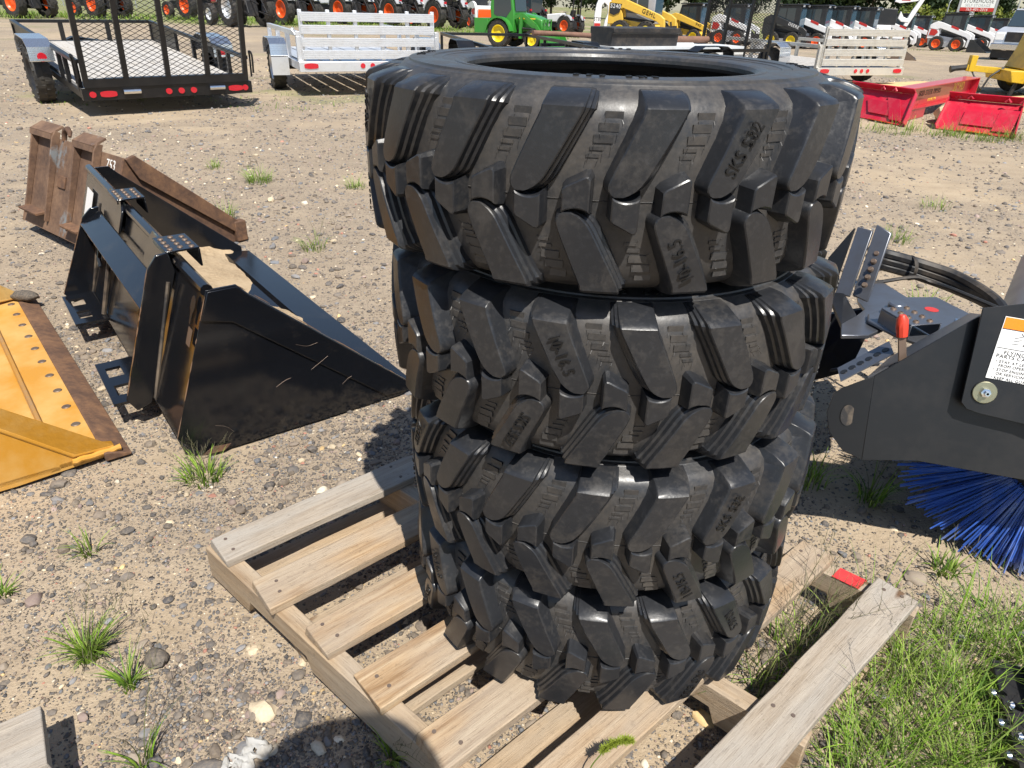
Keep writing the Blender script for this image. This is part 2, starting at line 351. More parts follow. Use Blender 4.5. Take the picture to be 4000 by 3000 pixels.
def make_ground():
    xs = axis([(-260, -60, 10), (-60, -20, 2), (-20, -4, 0.4), (-4, 4, 0.045), (4, 20, 0.4), (20, 60, 2), (60, 260, 10)])
    ys = axis([(-60, -8, 4), (-8, 0.4, 0.3), (0.4, 7, 0.045), (7, 16, 0.15), (16, 60, 0.7), (60, 100, 2), (100, 420, 16)])
    X, Y = np.meshgrid(xs, ys); Z = gz(X, Y) + relief(X, Y); nx, ny = len(xs), len(ys)
    co = np.stack([X, Y, Z], -1).reshape(-1, 3)
    idx = np.arange(nx * ny).reshape(ny, nx); q = np.stack([idx[:-1, :-1], idx[:-1, 1:], idx[1:, 1:], idx[1:, :-1]], -1).reshape(-1, 4)
    me = bpy.data.meshes.new('ground'); me.vertices.add(len(co)); me.vertices.foreach_set('co', co.ravel())
    me.loops.add(q.size); me.loops.foreach_set('vertex_index', q.ravel().astype(np.int32)); me.polygons.add(len(q))
    me.polygons.foreach_set('loop_start', np.arange(0, q.size, 4, dtype=np.int32)); me.update(); me.validate()
    me.polygons.foreach_set('use_smooth', [True] * len(me.polygons))
    a = me.attributes.new('grav', 'FLOAT', 'POINT'); a.data.foreach_set('value', gravel(X, Y).ravel().astype(np.float32))
    gl = np.clip((Y - 33 - 0.35 * np.clip(X + 10, 0, 40)) / 5, 0, 1) * np.clip((4 - X) / 5, 0, 1) * np.clip((vnoise(X, Y, 0.45, 41, 3) - 0.12) * 3, 0, 1)
    gr = np.clip((Y - 58) / 10, 0, 1) * np.clip((vnoise(X, Y, 0.25, 43, 3) - 0.25) * 4, 0, 1)
    gm = np.clip((vnoise(X, Y, 1.1, 47, 4) - 0.66) * 9, 0, 1) * np.clip((Y - 5) / 4, 0, 1) * 0.55
    a = me.attributes.new('grs', 'FLOAT', 'POINT'); a.data.foreach_set('value', np.clip(gl + gr + gm, 0, 1).ravel().astype(np.float32))
    n = NT('ground_sand_and_gravel')
    def at(nm): k = n.n.new('ShaderNodeAttribute'); k.attribute_name = nm; return k.outputs['Fac']
    big = n.noise(0.5, 5, 0.6); med = n.noise(5, 5, 0.65); fine = n.noise(70, 4, 0.7); grain = n.noise(420, 2, 0.6)
    track = n.noise(1.0, 4, 0.6, n.co((0.10, 1.1, 1)))
    sand = n.ramp(n.math('MULTIPLY_ADD', fine, 0.45, n.math('MULTIPLY', med, 0.6)), [(0.32, (0.31, 0.24, 0.16)), (0.52, (0.405, 0.318, 0.218)), (0.72, (0.470, 0.382, 0.272))])
    soil = n.ramp(n.math('MULTIPLY_ADD', fine, 0.6, n.math('MULTIPLY', med, 0.4)), [(0.3, (0.24, 0.19, 0.14)), (0.6, (0.355, 0.288, 0.215))])
    pal = [(0.0, (0.11, 0.10, 0.095)), (0.22, (0.19, 0.16, 0.135)), (0.40, (0.25, 0.215, 0.185)), (0.52, (0.17, 0.172, 0.18)), (0.66, (0.33, 0.27, 0.205)), (0.80, (0.45, 0.38, 0.29)), (0.92, (0.54, 0.48, 0.39)), (1.0, (0.30, 0.15, 0.11))]
    def speck(scale, edge):
        vc = n.n.new('ShaderNodeTexVoronoi'); vc.inputs['Scale'].default_value = scale; n.L(n.tc.outputs['Object'], vc.inputs['Vector'])
        sp = n.n.new('ShaderNodeSeparateColor'); n.L(vc.outputs['Color'], sp.inputs[0])
        colr = n.ramp(sp.outputs[0], pal); size = n.math('MULTIPLY_ADD', sp.outputs[1], 0.42, edge)
        m = n.math('LESS_THAN', vc.outputs['Distance'], size)
        hgt = n.math('MULTIPLY', n.math('SUBTRACT', size, vc.outputs['Distance']), m)
        return colr, m, hgt, sp.outputs[2]
    g = at('grav')
    c1, m1, h1, r1 = speck(150, 0.02); c2, m2, h2, r2 = speck(62, -0.06); c3, m3, h3, r3 = speck(27, -0.14)
    thr = n.math('MULTIPLY_ADD', g, 0.75, 0.16)
    k1 = n.math('MULTIPLY', m1, n.math('LESS_THAN', r1, thr)); k2 = n.math('MULTIPLY', m2, n.math('LESS_THAN', r2, thr)); k3 = n.math('MULTIPLY', m3, n.math('LESS_THAN', r3, n.math('MULTIPLY', thr, 0.7)))
    col = n.mix(n.math('MULTIPLY', g, 0.8), sand, soil)
    col = n.mix(n.math('MULTIPLY', n.ramp(track, [(0.45, 0.0), (0.7, 1.0)]), 0.30), col, (0.40, 0.315, 0.22))
    col = n.mix(n.ramp(big, [(0.35, 0.25), (0.6, 0.0)]), col, (0.23, 0.19, 0.15))
    rut = n.noise(1.0, 5, 0.7, n.co((0.35, 2.6, 1))); col = n.mix(n.ramp(rut, [(0.52, 0.0), (0.68, 0.45)]), col, (0.235, 0.188, 0.14))
    col = n.mix(k1, col, c1); col = n.mix(k2, col, c2); col = n.mix(k3, col, c3)
    gs = n.math('MULTIPLY', at('grs'), n.ramp(n.math('MULTIPLY_ADD', n.noise(14, 4, 0.7), 0.5, n.math('MULTIPLY', med, 0.5)), [(0.36, 0.1), (0.58, 1.0)]))
    col = n.mix(gs, col, n.ramp(fine, [(0.35, (0.085, 0.125, 0.028)), (0.65, (0.19, 0.235, 0.065))]))
    h = n.math('ADD', n.math('MULTIPLY', h1, k1), n.math('MULTIPLY', n.math('MULTIPLY', h2, k2), 2.2)); h = n.math('ADD', h, n.math('MULTIPLY', n.math('MULTIPLY', h3, k3), 4.0))
    nb = n.bump(n.math('ADD', n.math('MULTIPLY_ADD', fine, 0.22, n.math('MULTIPLY', grain, 0.06)), h), 0.95, 0.03)
    n.done(col, 0.92, 0.0, nb, 0.15)
    o = link('ground', me, None, n.m); tag(o, kind='structure'); o['label'] = 'tan sand and gravel yard'
make_ground()

# ---------------------------------------------------------------- loose gravel
def ico(sub):
    bm = bmesh.new(); bmesh.ops.create_icosphere(bm, subdivisions=sub, radius=1.0)
    v = np.array([x.co[:] for x in bm.verts]); f = np.array([[q.index for q in p.verts] for p in bm.faces]); bm.free(); return v, f
STONEPAL = np.array([(0.060, 0.058, 0.060), (0.085, 0.078, 0.074), (0.11, 0.095, 0.082), (0.10, 0.108, 0.122), (0.145, 0.118, 0.095), (0.20, 0.165, 0.13), (0.155, 0.155, 0.16), (0.44, 0.36, 0.25), (0.52, 0.46, 0.36), (0.30, 0.135, 0.10), (0.24, 0.18, 0.16), (0.47, 0.33, 0.16)])
STONEW = np.array([13, 18, 17, 8, 15, 12, 8, 3.2, 1.8, 1.0, 4.0, 0.7]); STONEW = STONEW / STONEW.sum()
def tri_mesh(name, co, tri, col=None):
    me = bpy.data.meshes.new(name); me.vertices.add(len(co)); me.vertices.foreach_set('co', np.asarray(co, np.float32).ravel())
    tri = np.asarray(tri, np.int32); k = tri.shape[1]
    me.loops.add(tri.size); me.loops.foreach_set('vertex_index', tri.ravel()); me.polygons.add(len(tri))
    me.polygons.foreach_set('loop_start', np.arange(0, tri.size, k, dtype=np.int32)); me.update(); me.validate()
    if col is not None:
        a = me.color_attributes.new('Col', 'FLOAT_COLOR', 'POINT'); a.data.foreach_set('color', np.concatenate([col, np.ones((len(col), 1))], 1).astype(np.float32).ravel())
    return me
def stones(name, px, py, r, sub, label):
    v, f = ico(sub); n = len(px); m = len(v)
    S = np.stack([RNG.uniform(0.75, 1.3, n), RNG.uniform(0.6, 1.05, n), RNG.uniform(0.38, 0.75, n)], 1) * r[:, None]
    jit = 1 + RNG.uniform(-0.30, 0.16, (n, m)) * (1.0 if sub == 1 else 0.75)
    P = v[None] * jit[:, :, None] * S[:, None, :]
    a = RNG.uniform(0, 2 * PI, n); tl = RNG.normal(0, 0.28, n); ca, sa = np.cos(a), np.sin(a); ct, st = np.cos(tl), np.sin(tl)
    x, y, z = P[..., 0], P[..., 1], P[..., 2]
    y, z = y * ct[:, None] - z * st[:, None], y * st[:, None] + z * ct[:, None]
    x, y = x * ca[:, None] - y * sa[:, None], x * sa[:, None] + y * ca[:, None]
    zb = gz(px, py) + relief(px, py) + S[:, 2] * RNG.uniform(-0.15, 0.55, n)
    co = np.stack([x + px[:, None], y + py[:, None], z + zb[:, None]], -1).reshape(-1, 3)
    tri = (f[None] + (np.arange(n) * m)[:, None, None]).reshape(-1, 3)
    col = STONEPAL[RNG.choice(len(STONEPAL), n, p=STONEW)] * (1 - np.clip((py - 2) / 4, 0, 1) * .0)[:, None] * RNG.uniform(0.75, 1.3, (n, 1)) * (1.15 + .35 * np.clip((py - 1.5) / 4, 0, 1))[:, None]
    me = tri_mesh(name, co, tri, np.repeat(col, m, 0)); 
    if sub > 1: sharp(me, 40)
    o = link(name, me, None, MAT['stones']); return tag(o, label, 'gravel', kind='stuff')
def scatter(n, y0, y1, rmin, alpha, rmax):
    u = RNG.uniform(0, 1, n); py = y0 * (y1 / y0) ** u; px = RNG.uniform(-1.02, 1.02, n) * py + RNG.uniform(-0.3, 0.3, n)
    r = rmin * np.maximum(1, (py / 1.3)) ** 0.72 * (1 + RNG.pareto(alpha, n) * 0.8); k = (RNG.uniform(0, 1, n) < 0.20 + 0.80 * gravel(px, py) ** 0.8) & (r < rmax)
    return px[k], py[k], r[k]
px, py, r = scatter(92000, 0.55, 17.0, 0.0024, 2.4, 0.030)
px2, py2, r2 = scatter(95000, 0.62, 2.7, 0.0021, 2.6, 0.012); px, py, r = np.concatenate([px, px2]), np.concatenate([py, py2]), np.concatenate([r, r2])
big = (r > 0.0085) & (py < 5)
stones('gravel', px[~big], py[~big], r[~big], 1, 'small grey and tan gravel scattered over the sand')
stones('pebbles', px[big], py[big], r[big], 2, 'larger grey, brown and cream pebbles strewn over the sand')

# ---------------------------------------------------------------- tyres
def tread_lug_mesh():
    R = 0.357; mb = MB()
    def base(z):
        pts = [(0, .357), (.04, .3565), (.075, .3545), (.095, .3505), (.109, .3435)]
        return float(np.interp(abs(z), [p[0] for p in pts], [p[1] for p in pts]))
    def P(u, r, z): a = u / 0.384; return (r * math.sin(a), -r * math.cos(a), z)
    # stations: (z_top, r_top, z_base, r_base, u_centre, half width, kmax)
    st = []; hw0 = 0.0215; zc = 0.0315; z0 = zc - hw0
    uc = lambda z: 0.50 * (z - zc)
    for dz, km in ((-0.0085, 0.0), (-0.0050, 0.28), (-0.0008, 0.86)): st.append((z0 + dz, .384, z0 + dz, base(z0), uc(z0), 0.004 if km else 0.007, km))
    for t in (0.06, 0.18, 0.38, 0.65, 1.0):
        z = z0 + hw0 * t; st.append((z, .3843, z, base(z), uc(z), hw0 * math.sqrt(max(0.05, 1 - (1 - t) ** 2)), 1.0))
    for z, hw in ((0.046, .0225), (0.066, .0235), (0.086, .0245), (0.103, .0252)): st.append((z, .3843 - 0.25 * max(0, z - .03) ** 1.5, z, base(z), uc(z), hw, 1.0))
    ue = uc(.106)
    st += [(.1095, .3790, .1030, .3475, ue, .0255, 1.0), (.1140, .3745, .1065, .3450, ue + .001, .0256, 1.0), (.1200, .3575, .1130, .3390, ue + .002, .0262, 1.0), (.1245, .3410, .1180, .3320, ue + .002, .0268, 1.0),
           (.1248, .3330, .1210, .3260, ue + .002, .0270, 1.0), (.1250, .3240, .1235, .3215, ue + .002, .0272, 0.9), (.1240, .3170, .1235, .3165, ue + .002, .0272, 0.0)]
    cs = [(-1, -.0085, 0), (-1, -.0045, .18), (-1, -.0010, .86), (-1, .0002, .955), (-1, .0019, 1.0), (0, 0, 1.0), (1, -.0019, 1.0), (1, -.0002, .955), (1, .0010, .74), (1, .0052, .66), (1, .0062, .44), (1, .0102, .37), (1, .0112, .16), (1, .0150, 0)]
    vs = []; m = len(cs)
    for zt, rtp, zb, rb, u0, hw, km in st:
        for sgn, off, k in cs:
            k = min(k, km); r_ = rb - 0.003 + (rtp - rb + 0.003) * k; z_ = zb + (zt - zb) * k
            vs.append(P(u0 + sgn * hw + off * (1 if sgn else 0) * (1 if km > 0.5 else 0.6), r_, z_))
    fs = [(i * m + k, i * m + k + 1, (i + 1) * m + k + 1, (i + 1) * m + k) for i in range(len(st) - 1) for k in range(m - 1)]
    mb.add(vs, fs)
    # centre block below the rounded inner end
    ar = hw0 + 0.0048; L, Rr = -0.0178, 0.0162; poly = []
    for i in range(9):
        u = L + (Rr - L) * i / 8; poly.append((u, zc - math.sqrt(ar * ar - (u * 0.93) ** 2)))
    poly += [(Rr, -.012), (Rr, -.0295), (Rr - .0025, -.0335), (Rr - .0065, -.0335), (-.004, -.0265), (L + .0035, -.0215), (L, -.0175), (L, -.006)]
    def offs(poly, d):
        out = []; n = len(poly)
        for i in range(n):
            p0, p1, p2 = Vector(poly[i - 1]), Vector(poly[i]), Vector(poly[(i + 1) % n]); e1 = (p1 - p0).normalized(); e2 = (p2 - p1).normalized()
            n1 = Vector((e1.y, -e1.x)); n2 = Vector((e2.y, -e2.x)); b = n1 + n2
            if b.length < 1e-3: b = n1
            b.normalize(); c = max(0.45, b.dot(n1)); q = p1 - b * (d / c); out.append((q.x, q.y))
        return out
    n = len(poly); vs = []
    for d, k in ((.0052, 0), (.0028, .18), (.0006, .86), (-.0002, .955), (-.0019, 1.0)):
        for u, z in offs(poly, d): vs.append(P(u, .354 + (.3848 - .354) * k, z))
    fs = [(j * n + i, j * n + (i + 1) % n, (j + 1) * n + (i + 1) % n, (j + 1) * n + i) for j in range(4) for i in range(n)] + [tuple(range(4 * n, 5 * n))]
    mb.add(vs, fs)
    return mb.mesh('tread_lug', 27)
LUG_UP = tread_lug_mesh(); LUG_UP.materials.append(MAT['lug'])
LUG_LO = LUG_UP.copy(); LUG_LO.transform(Matrix.Scale(-1, 4, (0, 0, 1))); LUG_LO.flip_normals()
def casing_mesh(tall):
    half = [(.3580, 0), (.3575, .04), (.3555, .075), (.3515, .095), (.3445, .109), (.334, .1185), (.3215, .1232), (.3195, .1250), (.3125, .1258), (.3115, .1282), (.294, .1290), (.2765, .1278), (.2755, .1262), (.262, .1252), (.2610, .1240), (.252, .1222), (.2425, .1200), (.2415, .1212), (.2350, .1205), (.2290, .1180), (.2255, .1130), (.2250, .1070),
            (.2280, .1020), (.240, .1010), (.258, .1060), (.285, .1085), (.312, .1050), (.331, .0930), (.340, .070), (.344, .0)]
    up_ = [(r, z + (.0065 * min(1, max(0, (.336 - r) / .03)) + .004 * min(1, max(0, (.27 - r) / .04)) if z > .08 and r < .336 else 0) * tall) for r, z in half]; lo = [(r, -z) for r, z in half[::-1]]
    prof = lo[1:-1][::1]; ring = up_ + lo[1:-1]
    mb = MB(); mb.lathe(ring, 160, closed=True); return mb.mesh('casing', 28)
CASING = casing_mesh(0); CASING.materials.append(MAT['casing']); CASING_T = casing_mesh(1); CASING_T.materials.append(MAT['casing'])
def bars_mesh():
    mb = MB()
    for row in (1, -1):
        for i in range(20):
            a0 = RAD(18 * i + (0 if row > 0 else 9))
            for z, u, wu, hz in ((.0985, .0985, .023, .0100), (.0855, .0930, .025, .0115), (.0725, .0870, .025, .0110), (.0615, .0795, .018, .0048), (.0530, .0750, .017, .0048)):
                a = a0 + u / .384; r = float(np.interp(z, [0, .075, .095, .109], [.358, .3555, .3515, .3445])) + .0006
                M = Matrix.Rotation(a, 3, 'Z'); c = M @ Vector((0, -r, row * z)); mb.box(c, (wu * .94, .0022, hz * .84), M)
                for s in (-1, 1):
                    q = M @ Vector((s * wu * 0.42, -r - .002, row * (z - hz * 0.5))); e = M @ Vector((s * wu * 0.42 + random.uniform(-.002, .002), -r - .004 - random.random() * .003, row * (z - hz * 0.5 - .004)))
                    mb.tube([q, e], .0004, 3)
    return mb.mesh('moulded_bars', 30)
BARS = bars_mesh(); BARS.materials.append(MAT['casing'])
def ridge_mesh():
    """thin mould seam flash between the blocks round the tread centre"""
    mb = MB(); mb.lathe([(.3575, -.0007), (.3592, 0), (.3575, .0007)], 120); return mb.mesh('mould_seam', 30)
SEAM = ridge_mesh(); SEAM.materials.append(MAT['casing'])
def lug_text_M(row, a_deg, zmid):
    """frame on the lug face: text runs up the lug, letters' tops to the left"""
    u = 0.50 * (abs(zmid) - .0315); a = RAD(a_deg) + u / .384
    rad = Vector((math.sin(a), -math.cos(a), 0)); tan = Vector((math.cos(a), math.sin(a), 0)); zz = Vector((0, 0, 1))
    x = (zz + tan * 0.50 * (1 if row > 0 else -1)).normalized(); y = rad.cross(x)
    return frame(rad * .3843 + zz * zmid, x, y)
def make_tyre(loc, rz, flip, label):
    t = thing('tire', label, 'tire', loc, 0.0, 'stacked black lug tires')
    B = Matrix.Translation((0, 0, .131)) @ Matrix.Rotation(RAD(rz), 4, 'Z') @ (Matrix.Rotation(PI, 4, 'Y') if flip else Matrix.Identity(4))
    link('casing', CASING_T if loc[2] > .9 else CASING, t, None, B); b = tag(link('moulded_bars', BARS, t, None, B), kind='stuff'); link('mould_seam', SEAM, t, None, B)
    for i in range(20):
        l1 = link('tread_lug', LUG_UP, t, None, B @ Matrix.Rotation(RAD(18 * i), 4, 'Z'))
        l2 = link('tread_lug', LUG_LO, t, None, B @ Matrix.Rotation(RAD(18 * i + 9), 4, 'Z'))
        if i % 5 == 1:
            Mi = Matrix.Rotation(RAD(18 * i), 4, 'Z')
            text('lettering', 'SKS 532', .0245, MAT['letter'], t, B @ lug_text_M(1, 18 * i, .066), .0010, wx=.74)
        if i % 5 == 0:
            text('lettering', '10-16.5', .0245, MAT['letter'], t, B @ lug_text_M(-1, 18 * i + 9, -.066), .0010, wx=.74)
    # sidewall lettering, tops of the letters towards the tread
    for side in (1, -1):
        for s, a0, size, rr in (('SKS 532', -6, .021, .2935), ('10-16.5', 84, .019, .2935), ('SKS 532', 174, .021, .2935), ('10-16.5', 264, .019, .2935)):
            step = size * 0.76 / rr
            for k, ch in enumerate(s):
                if ch == ' ': continue
                a = RAD(a0 - rz) - (k - len(s) / 2) * step * side
                rad = Vector((math.sin(a), -math.cos(a), 0)); tan = Vector((-math.cos(a), -math.sin(a), 0)) * side
                text('sidewall_letter', ch, size, MAT['letter'], t, B @ frame(rad * rr + Vector((0, 0, side * (.1352 if loc[2] > .9 and side > 0 else .1290))), tan, rad), .0012)
    return t
PZ = 0.13
TC = [(.137, 1.214), (.164, 1.206), (.188, 1.196), (.191, 1.200)]
make_tyre((TC[0][0], TC[0][1], PZ + .794), -1.1, False, 'top black lug tire of the stack on the pallet')
make_tyre((TC[1][0], TC[1][1], PZ + .527), -3.5, True, 'second black lug tire from the top of the stack')
make_tyre((TC[2][0], TC[2][1], PZ + .262), 2.8, False, 'third black lug tire from the top, dusty brown')
make_tyre((TC[3][0], TC[3][1], PZ + .000), 43.8, True, 'bottom black lug tire resting on the pallet boards')

# ---------------------------------------------------------------- pallet
def board_mesh(L, Wd, T, rough=0.0015, seed=0):
    """a sawn board along local x with slightly uneven edges"""
    rg = random.Random(seed); nx = 14; mb = MB(); vs = []
    for i in range(nx + 1):
        x = L * i / nx; j = lambda s: rg.uniform(-s, s)
        for (y, z) in ((0, 0), (Wd, 0), (Wd, T), (0, T)):
            vs.append((x + (j(.004) if i in (0, nx) else 0), y + j(rough), z + j(rough * 0.35)))
    fs = [(i * 4 + k, i * 4 + (k + 1) % 4, (i + 1) * 4 + (k + 1) % 4, (i + 1) * 4 + k) for i in range(nx) for k in range(4)]
    fs += [(0, 3, 2, 1), (nx * 4, nx * 4 + 1, nx * 4 + 2, nx * 4 + 3)]
    return mb.add(vs, fs)
PU = Vector((.745, .667, 0)).normalized(); PD = Vector((.762, -.648, 0)).normalized(); PA = Vector((-.703, 1.260, 0))
pal = thing('wooden_pallet', 'weathered wooden pallet carrying the stack of four black tires', 'pallet', (PA.x, PA.y, 0))
T = 0.021
spots = [(0, .097), (.194, .297), (.388, .478), (.554, .651), (.735, .822), (.914, .996), (1.093, 1.184)]
def pl(s, t, z): return PU * s + PD * t + Vector((0, 0, z))
for i, (a, b) in enumerate(spots):
    mt = MAT['wood_grey'] if i in (0, 6) else MAT['wood']
    M = frame(pl(-.006 + random.uniform(-.006, .006), a, PZ - T + (0.0006 * (i % 2))), PU, -PD)
    Wd = b - a; Ld = .982 + random.uniform(-.006, .006)
    M2 = M @ Matrix.Translation((0, -Wd, 0)); o = board_mesh(Ld, Wd, T, seed=i).build('deck_board', mt, pal, M2, bevel=.0022)
    if i == 0: o['label'] = 'grey weathered deck board at the far edge'
    if i == 6: o['label'] = 'grey deck board with a knot at the near right edge'
    for sx in (.022, .48, .945):
        for ty in (0.25, 0.72):
            p = pl(sx + random.uniform(-.01, .01), a + Wd * ty + random.uniform(-.008, .008), PZ + .0008)
            mb = MB(); mb.cyl(p - Vector((0, 0, .003)), p + Vector((0, 0, .0006)), .0042, 8); mb.build('nail_head', MAT['nail'], pal)
def stringer(s0, name_lab):
    Ls = 1.20; h0, h1 = .019, PZ - T
    poly = [(0, h0), (.17, h0), (.185, h0 + .036), (.40, h0 + .036), (.415, h0), (.79, h0), (.805, h0 + .036), (1.02, h0 + .036), (1.035, h0), (Ls, h0), (Ls, h1), (0, h1)]
    mb = MB(); mb.prism(poly, 'y', 0, .040)
    M = frame(pl(s0, -.006, 0), PD, PU); return mb.build('stringer', MAT['stringer'], pal, M, bevel=.002)
for s0 in (-.014, .452, .925): stringer(s0, '')
for t0 in (0.005, .27, .53, .80, 1.085):
    M = frame(pl(-.004, t0 + .09, 0.0), PU, -PD); board_mesh(.975, .09, .0185, seed=int(t0 * 100) + 50).build('bottom_board', MAT['stringer'], pal, M, bevel=.002)
mb = MB(); q = [pl(.9235, 1.015, PZ - T + .0012), pl(.966, 1.015, PZ - T + .0012), pl(.966, 1.075, PZ - T + .0012), pl(.9235, 1.075, PZ - T + .0012)]
mb.plate(q, .0014); mb.plate([pl(.9670, 1.015, PZ - T), pl(.9670, 1.015, PZ - T - .03), pl(.9670, 1.075, PZ - T - .03), pl(.9670, 1.075, PZ - T)], .001)
o = mb.build('red_paint_mark', MAT['redpaint'], pal); o['label'] = 'red paint mark on the right stringer'
# grey board end at the lower left
# ---------------------------------------------------------------- grey plank end, lower left
pk = thing('plank', 'grey weathered plank end jutting in at the lower left corner', 'plank', (-.86, .78, 0))
PKX = Vector((-.772, -.635, 0)).normalized(); PKY = Vector((-.71, .70, 0)).normalized()
M = frame(Vector((.030, .025, .118)), Vector((-.80, -.60, 0)), Vector((.60, -.80, 0)))
board_mesh(.60, .132, .021, seed=91).build('board', MAT['wood_grey'], pk, M, bevel=.002)
for dx in (.10, .38): 
    mb = MB(); mb.box((dx, .066, -.0495), (.038, .12, .097)); mb.build('support_block', MAT['stringer'], pk, M, bevel=.002)
# ---------------------------------------------------------------- black bucket with sand in it
BW = 1.87
bk = thing('loader_bucket', 'glossy black loader bucket holding tan sand, left of the tires', 'bucket', (-.925, 1.790, .004), RAD(37.6))
SIDE = [(-.090, .085), (-.060, .040), (0, 0), (.66, 0), (.70, .012), (.70, .040), (.185, .492), (.155, .525), (.070, .525)]
BAND = [(.072, .522), (.155, .522), (.185, .490), (.699, .040), (.699, .014), (.60, .018), (.125, .418), (.040, .440)]
for nm, y0, s in (('side_plate', 0, -1), ('side_plate', BW, 1)):
    mb = MB(); mb.prism(SIDE, 'y', y0, y0 - s * .009); sp = mb.build(nm, MAT['bucket'], bk, bevel=.0012)
    mb = MB(); mb.prism(BAND, 'y', y0 + s * .007, y0 - s * .001); mb.build('edge_band', MAT['bucket'], sp, bevel=.002)
def slope_plate(mb, p0, p1, y0, y1, t):
    a = Vector((p0[0], 0, p0[1])); b = Vector((p1[0], 0, p1[1])); n = (b - a).normalized().cross(Vector((0, 1, 0))) * t
    mb.add([(a.x, y0, a.z), (b.x, y0, b.z), (b.x, y1, b.z), (a.x, y1, a.z)] + [((a + n).x, y0, (a + n).z), ((b + n).x, y0, (b + n).z), ((b + n).x, y1, (b + n).z), ((a + n).x, y1, (a + n).z)],
           [(0, 1, 2, 3), (7, 6, 5, 4), (0, 4, 5, 1), (1, 5, 6, 2), (2, 6, 7, 3), (3, 7, 4, 0)])
mb = MB(); slope_plate(mb, (-.088, .086), (.068, .520), .0095, BW - .0095, -.008); mb.build('back_plate', MAT['bucket'], bk)
mb = MB(); slope_plate(mb, (-.001, .003), (-.086, .082), .0095, BW - .0095, -.008); mb.build('heel_plate', MAT['bucket'], bk)
mb = MB(); slope_plate(mb, (.002, .0025), (.60, .0025), .0095, BW - .0095, .010); mb.build('floor_plate', MAT['bucket'], bk)
mb = MB(); mb.prism([(.585, .012), (.60, .028), (.735, .014), (.738, .006), (.60, .004)], 'y', .012, BW - .012); mb.build('cutting_edge', MAT['bucket'], bk)
mb = MB(); mb.tube([(.074, .004, .524), (.074, BW - .004, .524)], .018, 10); mb.build('top_lip', MAT['bucket'], bk)
# quick-attach frame on the back
FL = [(.056, .500), (.045, .560), (.010, .556), (-.020, .520), (-.168, .108), (-.145, .062), (-.098, .078)]
FL2 = [(.030, .420), (.020, .455), (-.015, .452), (-.050, .420), (-.195, .108), (-.165, .062), (-.098, .078)]
for y0 in (.285, 1.40):
    mb = MB(); mb.prism(FL if y0 < 1 else FL2, 'y', y0, y0 + .012); mb.build('attach_flange', MAT['bucket'], bk, bevel=.002)
    mb = MB(); mb.tube([(.028, y0 - .003, .47), (-.085, y0 - .003, .095)], .006, 6); mb.build('weld_bead', MAT['weld'], bk)
mb = MB(); slope_plate(mb, (-.062, .388), (.020, .432), .299, 1.398, .008); mb.build('top_ledge', MAT['bucket'], bk, bevel=.0015)
for y0, y1 in ((.31, .60), (1.00, 1.30)):
    mb = MB(); P = [(y0, .440), (y1, .440), (y1, .520), (y1 - .05, .560), (y0 + .05, .560), (y0, .520)]
    mb.add([(.016 + (z - .44) * .36, y, z) for y, z in P] + [(.026 + (z - .44) * .36, y, z) for y, z in P], [tuple(range(6)), tuple(range(6, 12))[::-1]] + [(i, 6 + i, 6 + (i + 1) % 6, (i + 1) % 6) for i in range(6)])
    mb.build('upright_tab', MAT['bucket'], bk, bevel=.003)
for y0, y1 in ((.29, .46), (1.02, 1.20)):
    mb = MB(); mb.bx(.040, .140, y0, y1, .556, .562); mb.bx(.135, .141, y0, y1, .500, .5555); mb.bx(.040, .046, y0, y1, .545, .5555); st = mb.build('step_tread', MAT['bucket'], bk, bevel=.001)
    for i in range(3):
        for j in range(4):
            c = Vector((.058 + .032 * i, y0 + (y1 - y0) * (j + .5 + .25 * (i % 2)) / 4.3, .5618)); mb = MB()
            mb.lathe([(.0095, 0), (.0075, .0035), (.0040, .0050), (.0035, .0015)], 10, c=c); mb.build('grip_stud', MAT['edgewear'], st)
def lip(y0, y1):
    mb = MB(); z0, z1 = .088, .098; xs = (-.205, -.182, -.135, -.085); m = (y0 + y1) / 2
    mb.bx(xs[0], xs[1], y0, y1, z0, z1); mb.bx(xs[2], xs[3], y0, y1, z0 + .0004, z1 + .0004)
    for a, b in ((y0, y0 + .055), (m - .035, m + .035), (y1 - .055, y1)): mb.bx(xs[1] - .002, xs[2] + .002, a, b, z0 + .0002, z1 - .0002)
    return mb.build('bottom_lip', MAT['bucket'], bk)
lip(.30, .635); lip(1.05, 1.40)
mb = MB(); mb.tube([(-.095, 1.10, .10), (.0, 1.10, .40)], .009, 6); mb.build('rib', MAT['weld'], bk)
mb = MB(); mb.tube([(.000, .585, .36), (-.028, .585, .27), (-.034, .55, .235), (-.036, .50, .21)], .008, 8); mb.build('latch_rod', MAT['bucket'], bk)
mb = MB(); mb.tube([(-.012, 1.30, .36), (-.040, 1.30, .27), (-.044, 1.27, .24)], .008, 8); mb.build('latch_rod', MAT['bucket'], bk)
BN = Vector((-.941, 0, .338))
def on_back(y, z, d=.0105): return Vector((-.088 + (z - .086) * .3594, y, z)) + BN * d
mb = MB(); mb.plate([on_back(y, z, .0098) for y, z in ((1.62, .46), (1.76, .46), (1.76, .26), (1.62, .26))][::-1], .001); o = mb.build('paper_label', MAT['decal_w'], bk); o['label'] = 'white paper sticker on the back plate'
mb = MB(); K = [(.020 * math.cos(a), .026 * math.sin(a)) for a in np.linspace(RAD(-60), RAD(240), 12)] + [(-.006, -.055), (.006, -.055)]
mb.plate([on_back(.055 - x, .468 + z, .0098) for x, z in K], .001); mb.build('keyhole_shade', MAT['decal_k'], bk)  # solid black plate, painted shade in place of an open hole
mb = MB(); mb.plate([on_back(y, z, .0098) for y, z in ((.020, .405), (.056, .405), (.056, .355), (.020, .355))], .001); mb.build('maker_plate', MAT['edgewear'], bk)
